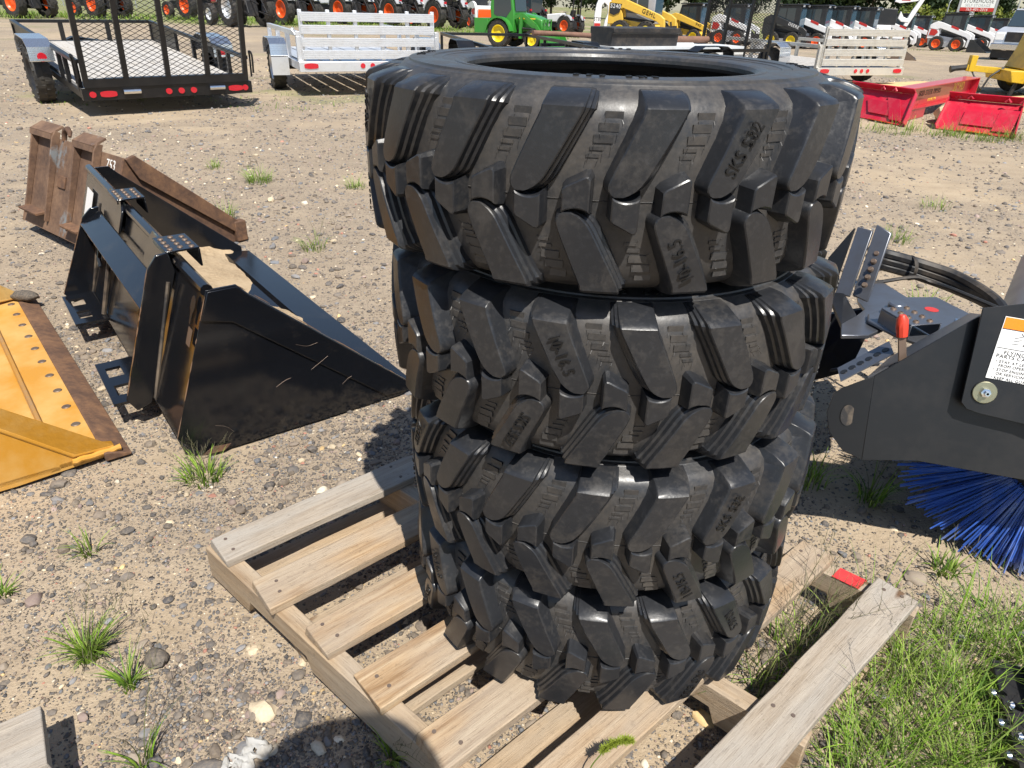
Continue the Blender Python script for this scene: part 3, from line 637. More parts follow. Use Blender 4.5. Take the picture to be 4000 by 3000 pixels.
for pts in ([(.30, .30), (.335, .285), (.37, .288)], [(.22, .172), (.25, .186), (.27, .190)], [(.44, .115), (.46, .13), (.475, .135)], [(.02, .10), (.05, .085), (.07, .06)], [(.34, .20), (.40, .232)]):
    mb = MB(); mb.tube([(q.x, -.0090, q.y) for q in curve([(x, z, 0) for x, z in pts], 5)], .0004, 4); mb.build('scratch', MAT['edgewear'], bk)
mb = MB(); mb.plate([(-.035, -.0101, .010), (.03, -.0101, .004), (.055, -.0101, .022), (.0, -.0101, .030)], .001); mb.build('bare_patch', MAT['rust'], bk)
for pts, r_ in (([(-.090, -.0006, .087), (.070, -.0006, .524)], .0020), ([(.1555, -.0085, .5255), (.70, -.0085, .041)], .0016), ([(-.022, .2845, .520), (-.168, .2845, .108)], .0022), ([(-.052, 1.3995, .420), (-.195, 1.3995, .108)], .0020), ([(-.064, .30, .392), (-.064, 1.397, .392)], .0018), ([(.70, .004, .038), (.738, .02, .010)], .0022)):
    A_, B2 = Vector(pts[0]), Vector(pts[1]); n_ = 26; seg = []
    rg = random.Random(int(r_ * 1e5) + len(pts) + int(A_.y * 100)); k = 0
    while k < n_:
        L = rg.randrange(1, 5); q0, q1 = A_.lerp(B2, k / n_), A_.lerp(B2, min(1, (k + L) / n_)); mb = MB(); mb.tube([q0, q0.lerp(q1, .3), q0.lerp(q1, .7), q1], [r_ * .3, r_, r_ * .8, r_ * .3], 5); mb.build('worn_edge', MAT['rust_edge'], bk); k += L + rg.randrange(0, 4)
# sand inside
n = NT('dry_sand'); f = n.noise(60, 5, 0.7); g = n.noise(6, 5, 0.6)
SANDM = n.done(n.ramp(n.math('MULTIPLY_ADD', f, 0.5, n.math('MULTIPLY', g, 0.5)), [(0.32, (0.27, 0.195, 0.12)), (0.5, (0.42, 0.315, 0.20)), (0.7, (0.50, 0.39, 0.26))]), 0.95, 0.0, n.bump(f, 0.7, 0.012), 0.1)
def sand_heap():
    nx, ny = 34, 70; vs = []
    for j in range(ny + 1):
        y = .012 + (BW - .024) * j / ny
        for i in range(nx + 1):
            t = i / nx; x = -.02 + .70 * t
            e = .57 + .05 * math.sin(y * 3.1) + .05 * math.sin(y * 8.7 + 1) + .05 * y - .10 * max(0, .6 - y)     # how far forward the sand reaches
            h = .135 * (1 - (max(0, x) / max(.05, e)) ** 1.5) + .03 * (y / BW) * max(0, 1 - x / .6)
            h += .024 * (float(vnoise(x * 1.0, y, 6, 61, 4)) - .5) + .012 * (float(vnoise(x, y, 32, 67, 2)) - .5)
            h += .045 * max(0, (y - BW + .22) / .22) ** 1.5 * (.6 + .8 * float(vnoise(x, 0 * y, 22, 83, 2)))
            vs.append((x, y, max(.004, h)))
    w1 = nx + 1; mb = MB(); mb.add(vs, [(j * w1 + i, j * w1 + i + 1, (j + 1) * w1 + i + 1, (j + 1) * w1 + i) for j in range(ny) for i in range(nx)])
    o = mb.build('sand', SANDM, None, None, ang=80); o.location = bk.location; o.rotation_euler = bk.rotation_euler
    tag(o, 'tan sand heaped on the floor of the black bucket', 'sand', kind='stuff')
sand_heap()

# ---------------------------------------------------------------- rusty bucket behind it
RW = 1.08
rk = thing('rusty_bucket', 'rusty brown low bucket with a hook, behind the black bucket', 'bucket', (-1.60, 3.93, .004), RAD(52))
RS = [(-.735, .06), (-.66, 0), (.0, 0), (.0, .10), (-.50, .51), (-.545, .535)]
for y0, s in ((0, -1), (RW, 1)):
    mb = MB(); mb.prism(RS, 'y', y0, y0 - s * .014); sp = mb.build('side_plate', MAT['rust'], rk, bevel=.002)
    mb = MB(); mb.prism([(-.545, .530), (-.50, .545), (.0, .115), (.0, .035), (-.50, .430)], 'y', y0 + s * .020, y0 - s * .004); mb.build('edge_band', MAT['rust'], sp, bevel=.003)
    mb = MB(); mb.bx(-.035, .035, y0 - .028, y0 + .028, .002, .118); mb.build('corner_block', MAT['rust'], sp, bevel=.006)
RN = Vector((-.928, 0, .372))
def RB(y, z, d): return Vector((-.735 + (z - .06) * .40, y, z)) + RN * d          # point on the leaning back plate
def rplate(nm, y0, y1, z0, z1, d, t, mat): mb = MB(); mb.plate([RB(y1, z0, d), RB(y0, z0, d), RB(y0, z1, d), RB(y1, z1, d)], t); return mb.build(nm, mat, rk, bevel=.002)
rplate('back_plate', .012, RW - .012, .06, .535, .0, .012, MAT['rustpaint'])
mb = MB(); mb.bx(-.66, -.03, .015, RW - .015, .001, .012); mb.build('floor_plate', MAT['rust'], rk)
mb = MB(); mb.bx(-.03, .06, .03, RW - .03, .001, .022); mb.build('cutting_edge', MAT['rust'], rk)
for y0, y1 in ((.24, .48), (.74, 1.02)):
    for ya in (y0, y1 - .014):
        mb = MB(); P = [RB(ya, .11, .0005), RB(ya, .11, .022), RB(ya, .53, .040), RB(ya, .565, .030), RB(ya, .565, .0005)]; mb.plate(P, .014); mb.build('post', MAT['rustpaint'], rk, bevel=.002)
    mb = MB(); mb.plate([RB(y1, .550, .042), RB(y0, .550, .042), RB(y0, .60, -.012), RB(y1, .60, -.012)], .010); mb.plate([RB(y1, .520, .041), RB(y0, .520, .041), RB(y0, .548, .042), RB(y1, .548, .042)], .008); mb.build('top_hood', MAT['rustpaint'], rk)
    mb = MB(); mb.plate([RB(y0 + .016, .15, .0), RB(y0 + .02, .125, .055), RB(y1 - .02, .125, .055), RB(y1 - .016, .15, .0)], .010); mb.build('bottom_lip', MAT['rust'], rk)
rplate('patch_plate', .58, .67, .30, .36, .009, .009, MAT['rust'])
mb = MB(); mb.tube([RB(.68, .53, -.005), RB(.68, .56, .0), RB(.665, .583, .004), RB(.63, .592, .007), RB(.595, .580, .010), RB(.58, .558, .012)], [.012, .014, .015, .015, .013, .008], 10); mb.build('lifting_hook', MAT['rust'], rk)
for s, y, z, sz in (('753', .115, .475, .075), ('512', .115, .395, .075), ('3', RW - .03, .49, .055), ('1', RW - .03, .41, .055)): text('chalk_number', s, sz, MAT['chalk'], rk, frame(RB(y, z + .01, .0016), (0, -1, 0), (.372, 0, .928)), .0008, wx=.8)

# ---------------------------------------------------------------- yellow bucket at the left edge
yk = thing('yellow_bucket', 'worn yellow bucket with a rusty cutting edge at the left edge', 'bucket', (-1.185, 1.785, .004), RAD(40.8))
YW = 1.55
mb = MB(); mb.plate([(-.185, .0, .026), (-.185, YW, .026), (-.95, YW, .055), (-.95, .0, .055)], .014); mb.build('floor_plate', MAT['yellow_worn'], yk)
mb = MB(); mb.plate([(-.060, .0, .0290), (-.060, YW, .0290), (-.184, YW, .0300), (-.184, .0, .0300)], .014); mb.build('edge_strip', MAT['yellow_worn'], yk)
mb = MB(); mb.prism([(-.07, .004), (.0, .002), (.004, .008), (-.058, .0325), (-.07, .0325)], 'y', -.022, YW + .02); mb.build('cutting_edge', MAT['rust'], yk, bevel=.003)
mb = MB(); mb.tube([(-.186, .03 + i * .03, .033 + random.uniform(-.001, .001)) for i in range(51)], .009, 6); mb.build('weld_bead', MAT['yellow_dark'], yk)
for i in range(11):
    mb = MB(); c = Vector((-.098, .08 + i * .139, .0300)); mb.lathe([(.0001, .0030), (.0115, .0025), (.0145, 0)], 12, c=c); mb.build('plough_bolt', MAT['edgewear'], yk)
for y0, s in ((0, 1), (YW, -1)):
    mb = MB(); mb.prism([(-.02, .010), (-.13, .030), (-.95, .85), (-.95, .03), (-.30, .003)], 'y', y0, y0 + s * .010); sp = mb.build('side_plate', MAT['yellow_worn'], yk, bevel=.0015)
    mb = MB(); a, b = (-.035, .040), (-.95, .875)
    mb.plate([(a[0], y0 - s * .002, a[1]), (-.14, y0 - s * .004, .052), (b[0], y0 - s * .004, b[1]), (b[0], y0 + s * .075, b[1] - .01), (-.14, y0 + s * .070, .050), (a[0], y0 + s * .030, a[1])][::(1 if s < 0 else -1)], .010); mb.build('side_flange', MAT['yellow_worn'], sp, bevel=.002)
    mb = MB(); mb.tube([(-.02 - .011 * i, y0 - s * .006, .030 + random.uniform(-.002, .002)) for i in range(13)], [random.uniform(.008, .011) for i in range(13)], 8); mb.build('corner_weld', MAT['yellow_worn'], sp)
mb = MB(); mb.bx(-.965, -.952, .0, YW, .03, .86); mb.build('back_plate', MAT['yellow_worn'], yk)
def clod(loc, r, seed, label):
    v, f = ico(3); rg = np.random.default_rng(seed); d = v * (1 + .35 * (vnoise(v[:, 0] * 2 + seed, v[:, 1] * 2 + v[:, 2], 1.6, seed, 4)[:, None] - .5)) * np.array(r)
    me = tri_mesh('mud_clod', d, f, np.tile(np.array([[.075, .066, .058]]), (len(d), 1))); sharp(me, 60); o = link('mud_clod', me, None, MAT['stones']); o.location = loc; return tag(o, label, 'clod')
clod((-2.185, 2.885, .055), (.062, .034, .024), 3, 'grey mud clod lying on the yellow bucket corner')

# ---------------------------------------------------------------- broom attachment on the right
br = thing('broom_attachment', 'black sweeper broom attachment with blue bristles, right of the tires', 'broom', (1.31, 1.40, 0))
BO = Vector((1.31, 1.40, 0)); R0 = lambda p: tuple(Vector(p) - BO)
PNL = [(.793, 1.473, .470), (.778, 1.4725, .455), (.768, 1.462, .408), (.779, 1.446, .362), (.812, 1.426, .324), (.856, 1.410, .309), (.971, 1.385, .329), (1.192, 1.324, .325), (1.36, 1.275, .31), (1.50, 1.24, .33), (1.58, 1.25, .45), (1.56, 1.31, .50), (1.46, 1.37, .62), (1.30, 1.43, .70), (1.123, 1.461, .700), (1.054, 1.464, .678), (.857, 1.468, .510)]
pn = Vector((-.25, -.93, .27)).normalized(); p0 = Vector((1.0718, 1.4109, .5132))
PNL = [Vector(p) - pn * ((Vector(p) - p0).dot(pn)) for p in PNL]
left = [PNL[i] for i in (16, 0, 1, 2, 3, 4, 5)]
bend = Matrix.Rotation(RAD(-6), 3, (PNL[16] - PNL[5]).normalized())
leftb = [PNL[5] + bend @ (q - PNL[5]) for q in left]
mb = MB(); mb.plate([R0(p) for p in PNL[5:]], .006); pan = mb.build('hood_end_panel', MAT['broom'], br, bevel=.001)
mb = MB(); mb.plate([R0(p) for p in leftb], .006); mb.build('bent_panel_end', MAT['broom'], pan, bevel=.001)
px_ = Vector((1, -.27, 0)); px_ = (px_ - pn * px_.dot(pn)).normalized(); py_ = pn.cross(px_)
def PP(a, b, d=0.0): return p0 + px_ * a + py_ * b + pn * d - BO          # panel frame, washer at the origin
# rubber flap with the warning decal
flp = [(-.040, -.03), (-.045, .185), (.40, .30), (.52, .05), (.45, -.16), (.10, -.060), (.0, -.050), (-.026, -.044)]
mb = MB(); mb.plate([PP(a, b, .030) for a, b in flp[::-1]], .006); flap = mb.build('rubber_flap', MAT['broom'], br, bevel=.001)
DX, DY = (PP(1, -.055) - PP(0, 0)).normalized(), (PP(-.13, 1) - PP(0, 0)).normalized()
DM = frame(PP(-.006, .034, .0312), DX, DY)
def dec(nm, x0, x1, y0, y1, mt, h):
    mb = MB(); mb.bx(x0, x1, y0, y1, 0, h); return mb.build(nm, mt, flap, DM)
dw = dec('warning_decal', 0, .235, 0, .140, MAT['decal_w'], .0008); dw['label'] = 'white and orange flying objects warning decal'
dec('orange_band', .0015, .2335, .114, .1385, MAT['decal_o'], .0014); dec('decal_line', .0015, .2335, .1125, .114, MAT['decal_k'], .0015); dec('decal_line', .0015, .2335, .0705, .0715, MAT['decal_k'], .0015)
def dtext(s, x, y, size, al='LEFT'): text('decal_text', s, size, MAT['decal_k'], flap, DM @ Matrix.Translation((x, y, .0012)), .0003, al)
mb = MB(); mb.add([(.070, .1165, .0016), (.090, .1165, .0016), (.080, .136, .0016)], [(0, 1, 2)]); mb.build('alert_triangle', MAT['decal_k'], flap, DM)
mb = MB(); mb.bx(.0792, .0808, .1225, .131, .0016, .0020); mb.bx(.0792, .0808, .1192, .1210, .0016, .0020); mb.build('alert_mark', MAT['decal_o'], flap, DM)
text('decal_text', 'WARNING', .024, MAT['decal_k'], flap, DM @ Matrix.Translation((.098, .1265, .0014)), .0004, 'LEFT')
HD = [(.0, .2), (.02, .6), (.12, .9), (.32, 1.0), (.55, .95), (.68, .75), (.70, .5), (.62, .25), (.50, .0), (.16, -.02), (.14, .14), (.04, .12), (.05, .20), (-.06, .24)]
mb = MB(); mb.add([(.052 + x * .046, .0745 + z * .034, .0013) for x, z in HD], [tuple(range(len(HD)))]); mb.build('head_pictogram', MAT['decal_k'], flap, DM)
mb = MB(); mb.lathe([(.0001, .0004), (.002, .0003), (.002, 0)], 10, c=(.0605, .100, .0014)); mb.build('pictogram_eye', MAT['decal_w'], flap, DM)
for a, b in (((.030, .095), (.047, .1025)), ((.030, .088), (.045, .094)), ((.029, .081), (.042, .086)), ((.047, .1025), (.041, .1085))):
    mb = MB(); mb.bar((*a, .0014), (*b, .0014), .0008, .0006); mb.build('pictogram_arrow', MAT['decal_k'], flap, DM)
dtext('FLYING OBJECTS OR', .019, .0615, .0120); dtext('PARTS CAN CAUSE', .006, .0525, .0120); 
for i, (a, b) in enumerate((('STAY AT LEAST 10', 'FROM OPERATING'), ('STOP ENGINE BEFORE', 'OR SERVICING.'), ('KEEP ALL GUARDS', None))):
    y = .0405 - i * .0185; dtext('• ' + a, .009, y, .0088)
    if b: dtext(b, .0165, y - .0088, .0088)
wq = frame(PP(0, 0, .031), px_, py_)
mb = MB(); mb.lathe([(.006, 0), (.0245, 0), (.0250, .0012), (.0250, .0028), (.0240, .0036), (.006, .0036)], 28); wsh = mb.build('washer', MAT['zinc'], br, wq)
mb = MB(); mb.lathe([(.011, .0036), (.0105, .011), (.006, .0115), (.0055, .020), (.003, .020)], 6); mb.build('bolt', MAT['chrome'], wsh)
mb = MB(); mb.lathe([(.0001, .0004), (.020, .0003), (.0202, 0)], 20); ov = frame(leftb[3] + Vector((.045, -.012, .002)) - BO + pn * .006, (leftb[0] - leftb[6]).normalized() * -1, pn.cross((leftb[0] - leftb[6]).normalized())); mb.build('oval_badge', MAT['weld'], br, ov @ Matrix.Diagonal((1.3, .8, 1, 1)))
# bristles: one fan of thick strands, densely packed
AX = Vector((.6, .8, 0)); AS = Vector((-.8, .6, 0))
def bristles():
    mb = MB(); rg = random.Random(5); c0 = Vector((0, 0, .33)) - AX * .0
    for k in range(2100):
        t = rg.random() ** 1.6 * 1.3; near = t < .25
        a = rg.uniform(-.05 if t < .25 else .50, PI * .80)
        d = AS * math.cos(a) - Vector((0, 0, 1)) * math.sin(a); d = (d + AX * rg.gauss(-.10 if near else 0, .035) + AS * rg.gauss(0, .02) + Vector((0, 0, rg.gauss(0, .02)))).normalized()
        b = c0 + AX * t + d * .10; L = .235 + rg.uniform(-.035, .012); e = b + d * L
        e.z = max(e.z, .006); m_ = (b + e) / 2 + Vector((rg.gauss(0, .003), rg.gauss(0, .003), rg.gauss(0, .003)))
        mb.tube([b, m_, e], [.0027, .0027, .0022], 4, cap=True)
    return mb
me = bristles().mesh('bristles', 60, normals=False); me.materials.append(MAT['bristle']); o = link('bristles', me, br); tag(o, kind='stuff')
mb = MB(); mb.cyl(Vector((0, 0, .33)) + AX * .01, Vector((0, 0, .33)) + AX * 1.35, .115, 24); mb.build('brush_core', MAT['dark'], br)
# hood over the brush
mb = MB(); rows = []
for t in (.06, 1.38):
    rows.append([Vector((0, 0, .33)) + AX * t + (AS * math.cos(a) + Vector((0, 0, 1)) * math.sin(a)) * r for r in (.250, .244) for a in np.linspace(RAD(28), RAD(165), 16)])
vs = rows[0] + rows[1]; nA = 16
fs = [(k, k + 1, 32 + k + 1, 32 + k) for k in range(15)] + [(16 + k, 32 + 16 + k, 32 + 16 + k + 1, 16 + k + 1) for k in range(15)] + [(k, 16 + k, 16 + k + 1, k + 1) for k in range(15)] + [(32 + k, 32 + k + 1, 48 + k + 1, 48 + k) for k in range(15)] + [(0, 32, 48, 16), (15, 31, 63, 47)]
mb.add(vs, fs); hood = mb.build('hood', MAT['broom_top'], br)
# mounting deck
DK = [(.884, 1.723), (.959, 1.728), (1.071, 1.817), (1.086, 1.777), (1.107, 1.688), (1.25, 1.74), (1.331, 1.908), (1.301, 2.032), (1.205, 2.024), (1.189, 2.154), (1.10, 2.16), (1.037, 1.978), (1.030, 1.915), (.985, 1.865), (.915, 1.80)]
mb = MB(); mb.prism([(x - BO.x, y - BO.y) for x, y in DK], 'z', .488, .500); mb.build('deck_plate', MAT['broom_top'], br, bevel=.002)
ARM = [(1.005, 1.845), (.985, 1.80), (1.02, 1.70), (1.10, 1.60), (1.16, 1.63), (1.19, 1.70), (1.12, 1.86), (1.06, 1.88)]
mb = MB(); mb.prism([(x - BO.x, y - BO.y) for x, y in ARM], 'z', .5035, .514); mb.build('swing_plate', MAT['broom_top'], br, bevel=.003)
mb = MB(); mb.lathe([(.0001, .55), (.020, .55), (.024, .546), (.024, .532), (.034, .530), (.034, .514)], 24, c=(1.078 - BO.x, 1.842 - BO.y, 0)); mb.build('pivot_pin', MAT['broom_top'], br)
SX, SY = Vector((.088, .020, 0)).normalized(), Vector((-.012, .12, 0)).normalized()
sm = frame(Vector((1.026, 1.664, .556)) - BO, SX, SY)
mb = MB(); mb.bx(0, .092, 0, .118, 0, .004); mb.bx(0, .004, 0, .118, -.040, -.0004); mb.bx(.088, .092, 0, .118, -.040, -.0004); stp = mb.build('step_tread', MAT['broom_top'], br, sm, bevel=.0015)
for i in range(2):
    for j in range(4):
        mb = MB(); mb.lathe([(.0085, 0), (.0065, .004), (.004, .005), (.0035, .001)], 10, c=(.026 + .042 * i, .016 + .029 * j, .0038)); mb.build('grip_stud', MAT['edgewear'], stp)
mb = MB(); mb.lathe([(.0001, .0005), (.019, .0004), (.0192, 0)], 20, c=(1.231 - BO.x, 1.926 - BO.y, .5005)); mb.build('round_badge', MAT['decal_r'], br)
mb = MB(); mb.bar(R0((1.16, 1.665, .516)), R0((1.185, 1.70, .516)), .010, .004); mb.bar(R0((1.235, 1.80, .503)), R0((1.265, 1.85, .503)), .010, .004); mb.build('slot_bolts', MAT['chrome'], br)
# quick-attach plate: leaning channel strips running away from the camera
for nm, q in (('attach_strip', [(.970, 1.999, .512), (.999, 1.963, .518), (1.050, 2.033, .700), (1.018, 2.067, .702)]), ('attach_lip', [(1.003, 1.958, .525), (1.033, 1.918, .520), (1.085, 1.993, .706), (1.052, 2.026, .722)])):
    mb = MB(); mb.plate([R0(p) for p in q], .008); mb.build(nm, MAT['alu'] if False else MAT['broom_top'], br, bevel=.003)
mb = MB(); mb.plate([R0(p) for p in [(.955, 2.025, .40), (.962, 2.005, .510), (1.012, 2.073, .695), (.965, 2.085, .60), (.90, 2.05, .43)]], .010); mb.build('attach_side', MAT['broom'], br)
for i in range(5):
    c = Vector((1.020 + .0085 * i, 1.938 + .012 * i, .566 + .020 * i)); mb = MB(); nn = Vector((-.6, -.55, .58)).normalized()
    mb.tube([R0(c - nn * .002), R0(c + nn * .006)], [.009, .006], 10); mb.build('grip_stud', MAT['edgewear'], br)
mb = MB(); mb.plate([R0(p) for p in [(.915, 1.80, .487), (.985, 1.865, .487), (.99, 1.985, .51), (.955, 2.01, .50)]][::-1], .012); mb.build('gusset', MAT['broom'], br)
# frame below the deck
mb = MB(); mb.plate([R0(p) for p in [(.90, 2.02, .42), (.90, 2.02, .17), (1.17, 2.16, .17), (1.20, 2.14, .42)]], .012); mb.build('frame_plate', MAT['broom'], br)
mb = MB(); mb.plate([R0(p) for p in [(1.037, 2.10, .20), (1.273, 2.17, .20), (1.273, 2.295, .20), (1.07, 2.24, .20)]], .012); mb.build('foot_plate', MAT['broom_top'], br, bevel=.002)
mb = MB(); mb.plate([R0(p) for p in [(.86, 1.50, .492), (1.10, 1.50, .66), (1.16, 1.66, .60), (.96, 1.60, .50)]], .006); mb.build('hood_shoulder', MAT['broom_top'], br)
# hoses
for k, dz in enumerate((0, .022, -.020)):
    H = [(1.10, 2.10, .60 + dz), (1.22, 2.29, .535 + dz), (1.30, 2.30, .515 + dz), (1.386, 2.29, .495 + dz), (1.47, 2.22, .48 + dz), (1.51, 2.08, .47 + dz * .6), (1.50, 1.96, .45 + dz * .4)]
    mb = MB(); mb.tube([R0(p) for p in curve(H, 10)], .0165, 8); mb.build('hose', MAT['hose'], br)
mb = MB(); mb.tube([R0(p) for p in curve([(1.10, 2.12, .50), (1.181, 2.15, .501), (1.285, 2.15, .520), (1.338, 2.14, .508), (1.365, 2.08, .512), (1.40, 2.02, .508), (1.45, 1.94, .500)], 8)], .006, 6); mb.build('cable', MAT['hose'], br)
mb = MB(); c = Vector((1.345, 2.293, .503)) - BO; mb.lathe([(.040, -.006), (.043, 0), (.040, .006)], 20); mb.build('hose_tie', MAT['hose'], br, frame(c, (0, 0, 1), (0, 1, 0)))
# perforated strip and red lever
mb = MB(); A, B_ = Vector((.790, 1.485, .485)), Vector((.905, 1.500, .556)); wdir = Vector((.016, .062, .004)); q = [A, B_, B_ + wdir, A + wdir]
mb.plate([R0(p) for p in q], .003); prf = mb.build('perforated_strip', MAT['broom_top'], br)
for i in range(6):
    c = A + (B_ - A) * ((i + .6) / 6.3) + wdir * .5; nn = (B_ - A).cross(wdir).normalized(); mb = MB(); mb.tube([R0(c - nn * .0005), R0(c + nn * .0012)], .0085, 12); mb.build('punched_hole_shade', MAT['decal_k'], prf)  # solid dark discs, the shade of each hole put in as black
mb = MB(); mb.bar(R0((.921, 1.478, .535)), R0((.905, 1.500, .620)), .0055, .017, (1, 0, 0)); lev = mb.build('lever', MAT['edgewear'], br)
mb = MB(); mb.tube([R0((.9085, 1.4955, .602)), R0((.905, 1.500, .622)), R0((.902, 1.504, .642)), R0((.9005, 1.506, .652))], [.012, .0135, .013, .007], 10); mb.build('grip', MAT['red_grip'], lev)

# ---------------------------------------------------------------- black steel rail with chrome pins, lower right corner
sr = thing('steel_rail', 'black steel rail with a row of chrome pins in the grass at the lower right', 'rail', (1.045, .875, 0), RAD(-110.5))
mb = MB(); mb.prism([(-.055, .0), (.055, .0), (.055, .10), (.040, .10), (.040, .014), (-.040, .014), (-.040, .10), (-.055, .10)], 'x', -.17, .32); mb.build('channel', MAT['broom'], sr, Matrix.Translation((0, .06, 0)), bevel=.002)
for i in range(9):
    a = Vector((-.06 + .036 * i, -.058 + .018 * (i % 2), .058 + .012 * (i % 2))); d = Vector((.45, -.75, .35 + .2 * (i % 2))).normalized(); mb = MB()
    mb.tube([a - d * .01, a, a + d * .026, a + d * .032], [.0065, .0085, .0085, .004], 10); mb.build('chrome_pin', MAT['chrome'], sr)
mb = MB(); mb.bx(-.17, .32, -.052, .0045, 0, .045); mb.build('pin_bar', MAT['dark'], sr, bevel=.002)

# ---------------------------------------------------------------- plastic scraps
def scrap(loc, sz, seed, label, rz):
    rg = random.Random(seed); nx, ny = 12, 9; vs = []
    for j in range(ny):
        for i in range(nx):
            x = (i / (nx - 1) - .5) * sz[0]; y = (j / (ny - 1) - .5) * sz[1] * (1 + .35 * math.sin(i * .9 + seed)); y += .006 * math.sin(i * 1.7)
            vs.append((x, y, .005 + .006 * abs(math.sin(i * .9 + j * .8 + seed)) + .002 * rg.random()))
    mb = MB(); mb.add(vs, [(j * nx + i, j * nx + i + 1, (j + 1) * nx + i + 1, (j + 1) * nx + i) for j in range(ny - 1) for i in range(nx - 1) if not (i == 6 and j == 4)])
    o = mb.build('plastic_scrap', MAT['plasticbag'], None, None, ang=50); s = o.modifiers.new('thick', 'SOLIDIFY'); s.thickness = .0006
    o.location = loc; o.rotation_euler = (0, 0, rz); return tag(o, label, 'scrap')
scrap((-.470, .812, 0), (.062, .050), 1, 'torn white plastic scrap on the gravel, upper of two', 1.0)
scrap((-.505, .782, 0), (.050, .030), 4, 'small torn white plastic scrap at the bottom edge', .3)
# ---------------------------------------------------------------- grass
GREENS = np.array([(0.180, 0.310, 0.030), (0.250, 0.395, 0.048), (0.115, 0.215, 0.032), (0.310, 0.405, 0.090), (0.200, 0.275, 0.060)])
class Blades:
    def __init__(s): s.v = []; s.f = []; s.c = []
    def blade(s, p, h, az, bend, wd, col, n=5):
        d = np.array([math.cos(az), math.sin(az), 0.]); sd = np.array([-d[1], d[0], 0.]); b = len(s.v)
        for i in range(n + 1):
            t = i / n; th = bend * t; q = np.array(p) + d * (h * (math.sin(th) * t * .9)) + np.array([0, 0, h * t * math.cos(th * .62)])
            w_ = wd * (1 - t ** 1.6) + .0002
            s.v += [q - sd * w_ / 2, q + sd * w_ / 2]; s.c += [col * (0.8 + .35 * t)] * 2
        s.f += [(b + 2 * i, b + 2 * i + 1, b + 2 * i + 3, b + 2 * i + 2) for i in range(n)]
    def stalk(s, p, h, az, bend, rg, seed=True):
        col = np.array((.135, .150, .055)); s.blade(p, h, az, bend, .0018, col, 7)
        d = np.array([math.cos(az), math.sin(az), 0.])
        if seed:
            for k in range(9):
                t = .45 + .55 * k / 9; th = bend * t; q = np.array(p) + d * (h * math.sin(th) * t * .9) + np.array([0, 0, h * t * math.cos(th * .62)])
                s.blade(q, h * rg.uniform(.12, .25), az + rg.uniform(-1.8, 1.8), rg.uniform(.5, 1.1), .0012, np.array((.16, .145, .085)), 3)
    def build(s, name): return tri_mesh(name, np.array(s.v), np.array(s.f), np.array(s.c))
def tuft(B, x, y, n, h, spread, rg, wd=.004, z=None, stalks=0, flat=1.0):
    for k in range(n):
        a = rg.uniform(0, 2 * PI); r = spread * math.sqrt(rg.random()); X, Y = x + r * math.cos(a), y + r * math.sin(a)
        zz = gzf(X, Y) + float(relief(X, Y)) if z is None else z
        B.blade((X, Y, zz), h * rg.uniform(.45, 1.15), a + rg.uniform(-.9, .9), rg.uniform(.35, 1.5) * flat, wd * rg.uniform(.6, 1.3), GREENS[rg.randrange(5)] * rg.uniform(.8, 1.25))
    for k in range(stalks):
        a = rg.uniform(0, 2 * PI); zz = gzf(x, y) if z is None else z
        B.stalk((x + rg.uniform(-spread, spread) * .5, y + rg.uniform(-spread, spread) * .5, zz), h * rg.uniform(1.3, 2.1), a, rg.uniform(.4, 1.2), rg)
CL = [(-1.98, 5.39, 60, .13, .10, 4, 'green grass clump with tall wisps beyond the rusty bucket'), (-1.88, 4.40, 34, .11, .09, 3, 'green grass clump beside the tip of the rusty bucket'), (-1.22, 5.30, 34, .10, .07, 1, 'bright grass clump against the left side of the top tire'),
      (-1.145, 3.83, 26, .10, .07, 6, 'wispy pale grass clump between the black bucket and the tires'), (-.905, 1.665, 42, .085, .05, 10, 'sprawling weed at the near corner of the black bucket'), (-1.068, 1.34, 12, .075, .02, 0, 'small broad leaved sprout on the gravel below the yellow bucket'),
      (-.898, 1.027, 52, .085, .025, 10, 'spiky grass clump in the gravel left of the pallet'), (-.778, .954, 20, .075, .018, 3, 'thin grass clump near the lower left plank'), (-.208, .816, 16, .075, .015, 3, 'thin weed growing in the shadow beside the pallet'),
      (-1.196, 1.194, 14, .06, .02, 0, 'small grass tuft at the left edge above the plank'), (.918, 1.741, 30, .10, .05, 5, 'grass clump under the front end of the broom hood'), (1.072, 1.661, 26, .11, .04, 5, 'grass clump at the edge of the broom shadow'),
      (1.136, 1.367, 20, .07, .03, 3, 'thin grass sprig below the blue bristles'), (2.396, 4.326, 30, .10, .10, 2, 'grass clump on the gravel behind the broom hoses'), (-2.485, 5.827, 24, .09, .07, 1, 'small grass clump in front of the silver trailer'),
      (-.666, .786, 10, .11, .015, 3, 'tall thin grass beside the lower left plank'), (2.05, 3.25, 22, .09, .09, 2, 'grass clump just right of the broom hoses'), (3.1, 5.2, 26, .09, .12, 1, 'pale grass clump on the gravel below the red plates'), (-3.6, 4.35, 20, .08, .05, 2, 'grass tuft left of the rusty bucket')]
for i, (x, y, n_, h, sp, stk, lab) in enumerate(CL):
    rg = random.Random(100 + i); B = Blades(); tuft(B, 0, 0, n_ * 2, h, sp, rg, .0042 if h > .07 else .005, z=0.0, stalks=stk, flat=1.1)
    o = link('grass_clump', B.build('grass_clump'), None, MAT['leaf']); o.location = (x, y, gzf(x, y) + float(relief(np.array(x), np.array(y)))); tag(o, lab, 'grass', 'grass clumps on the gravel')
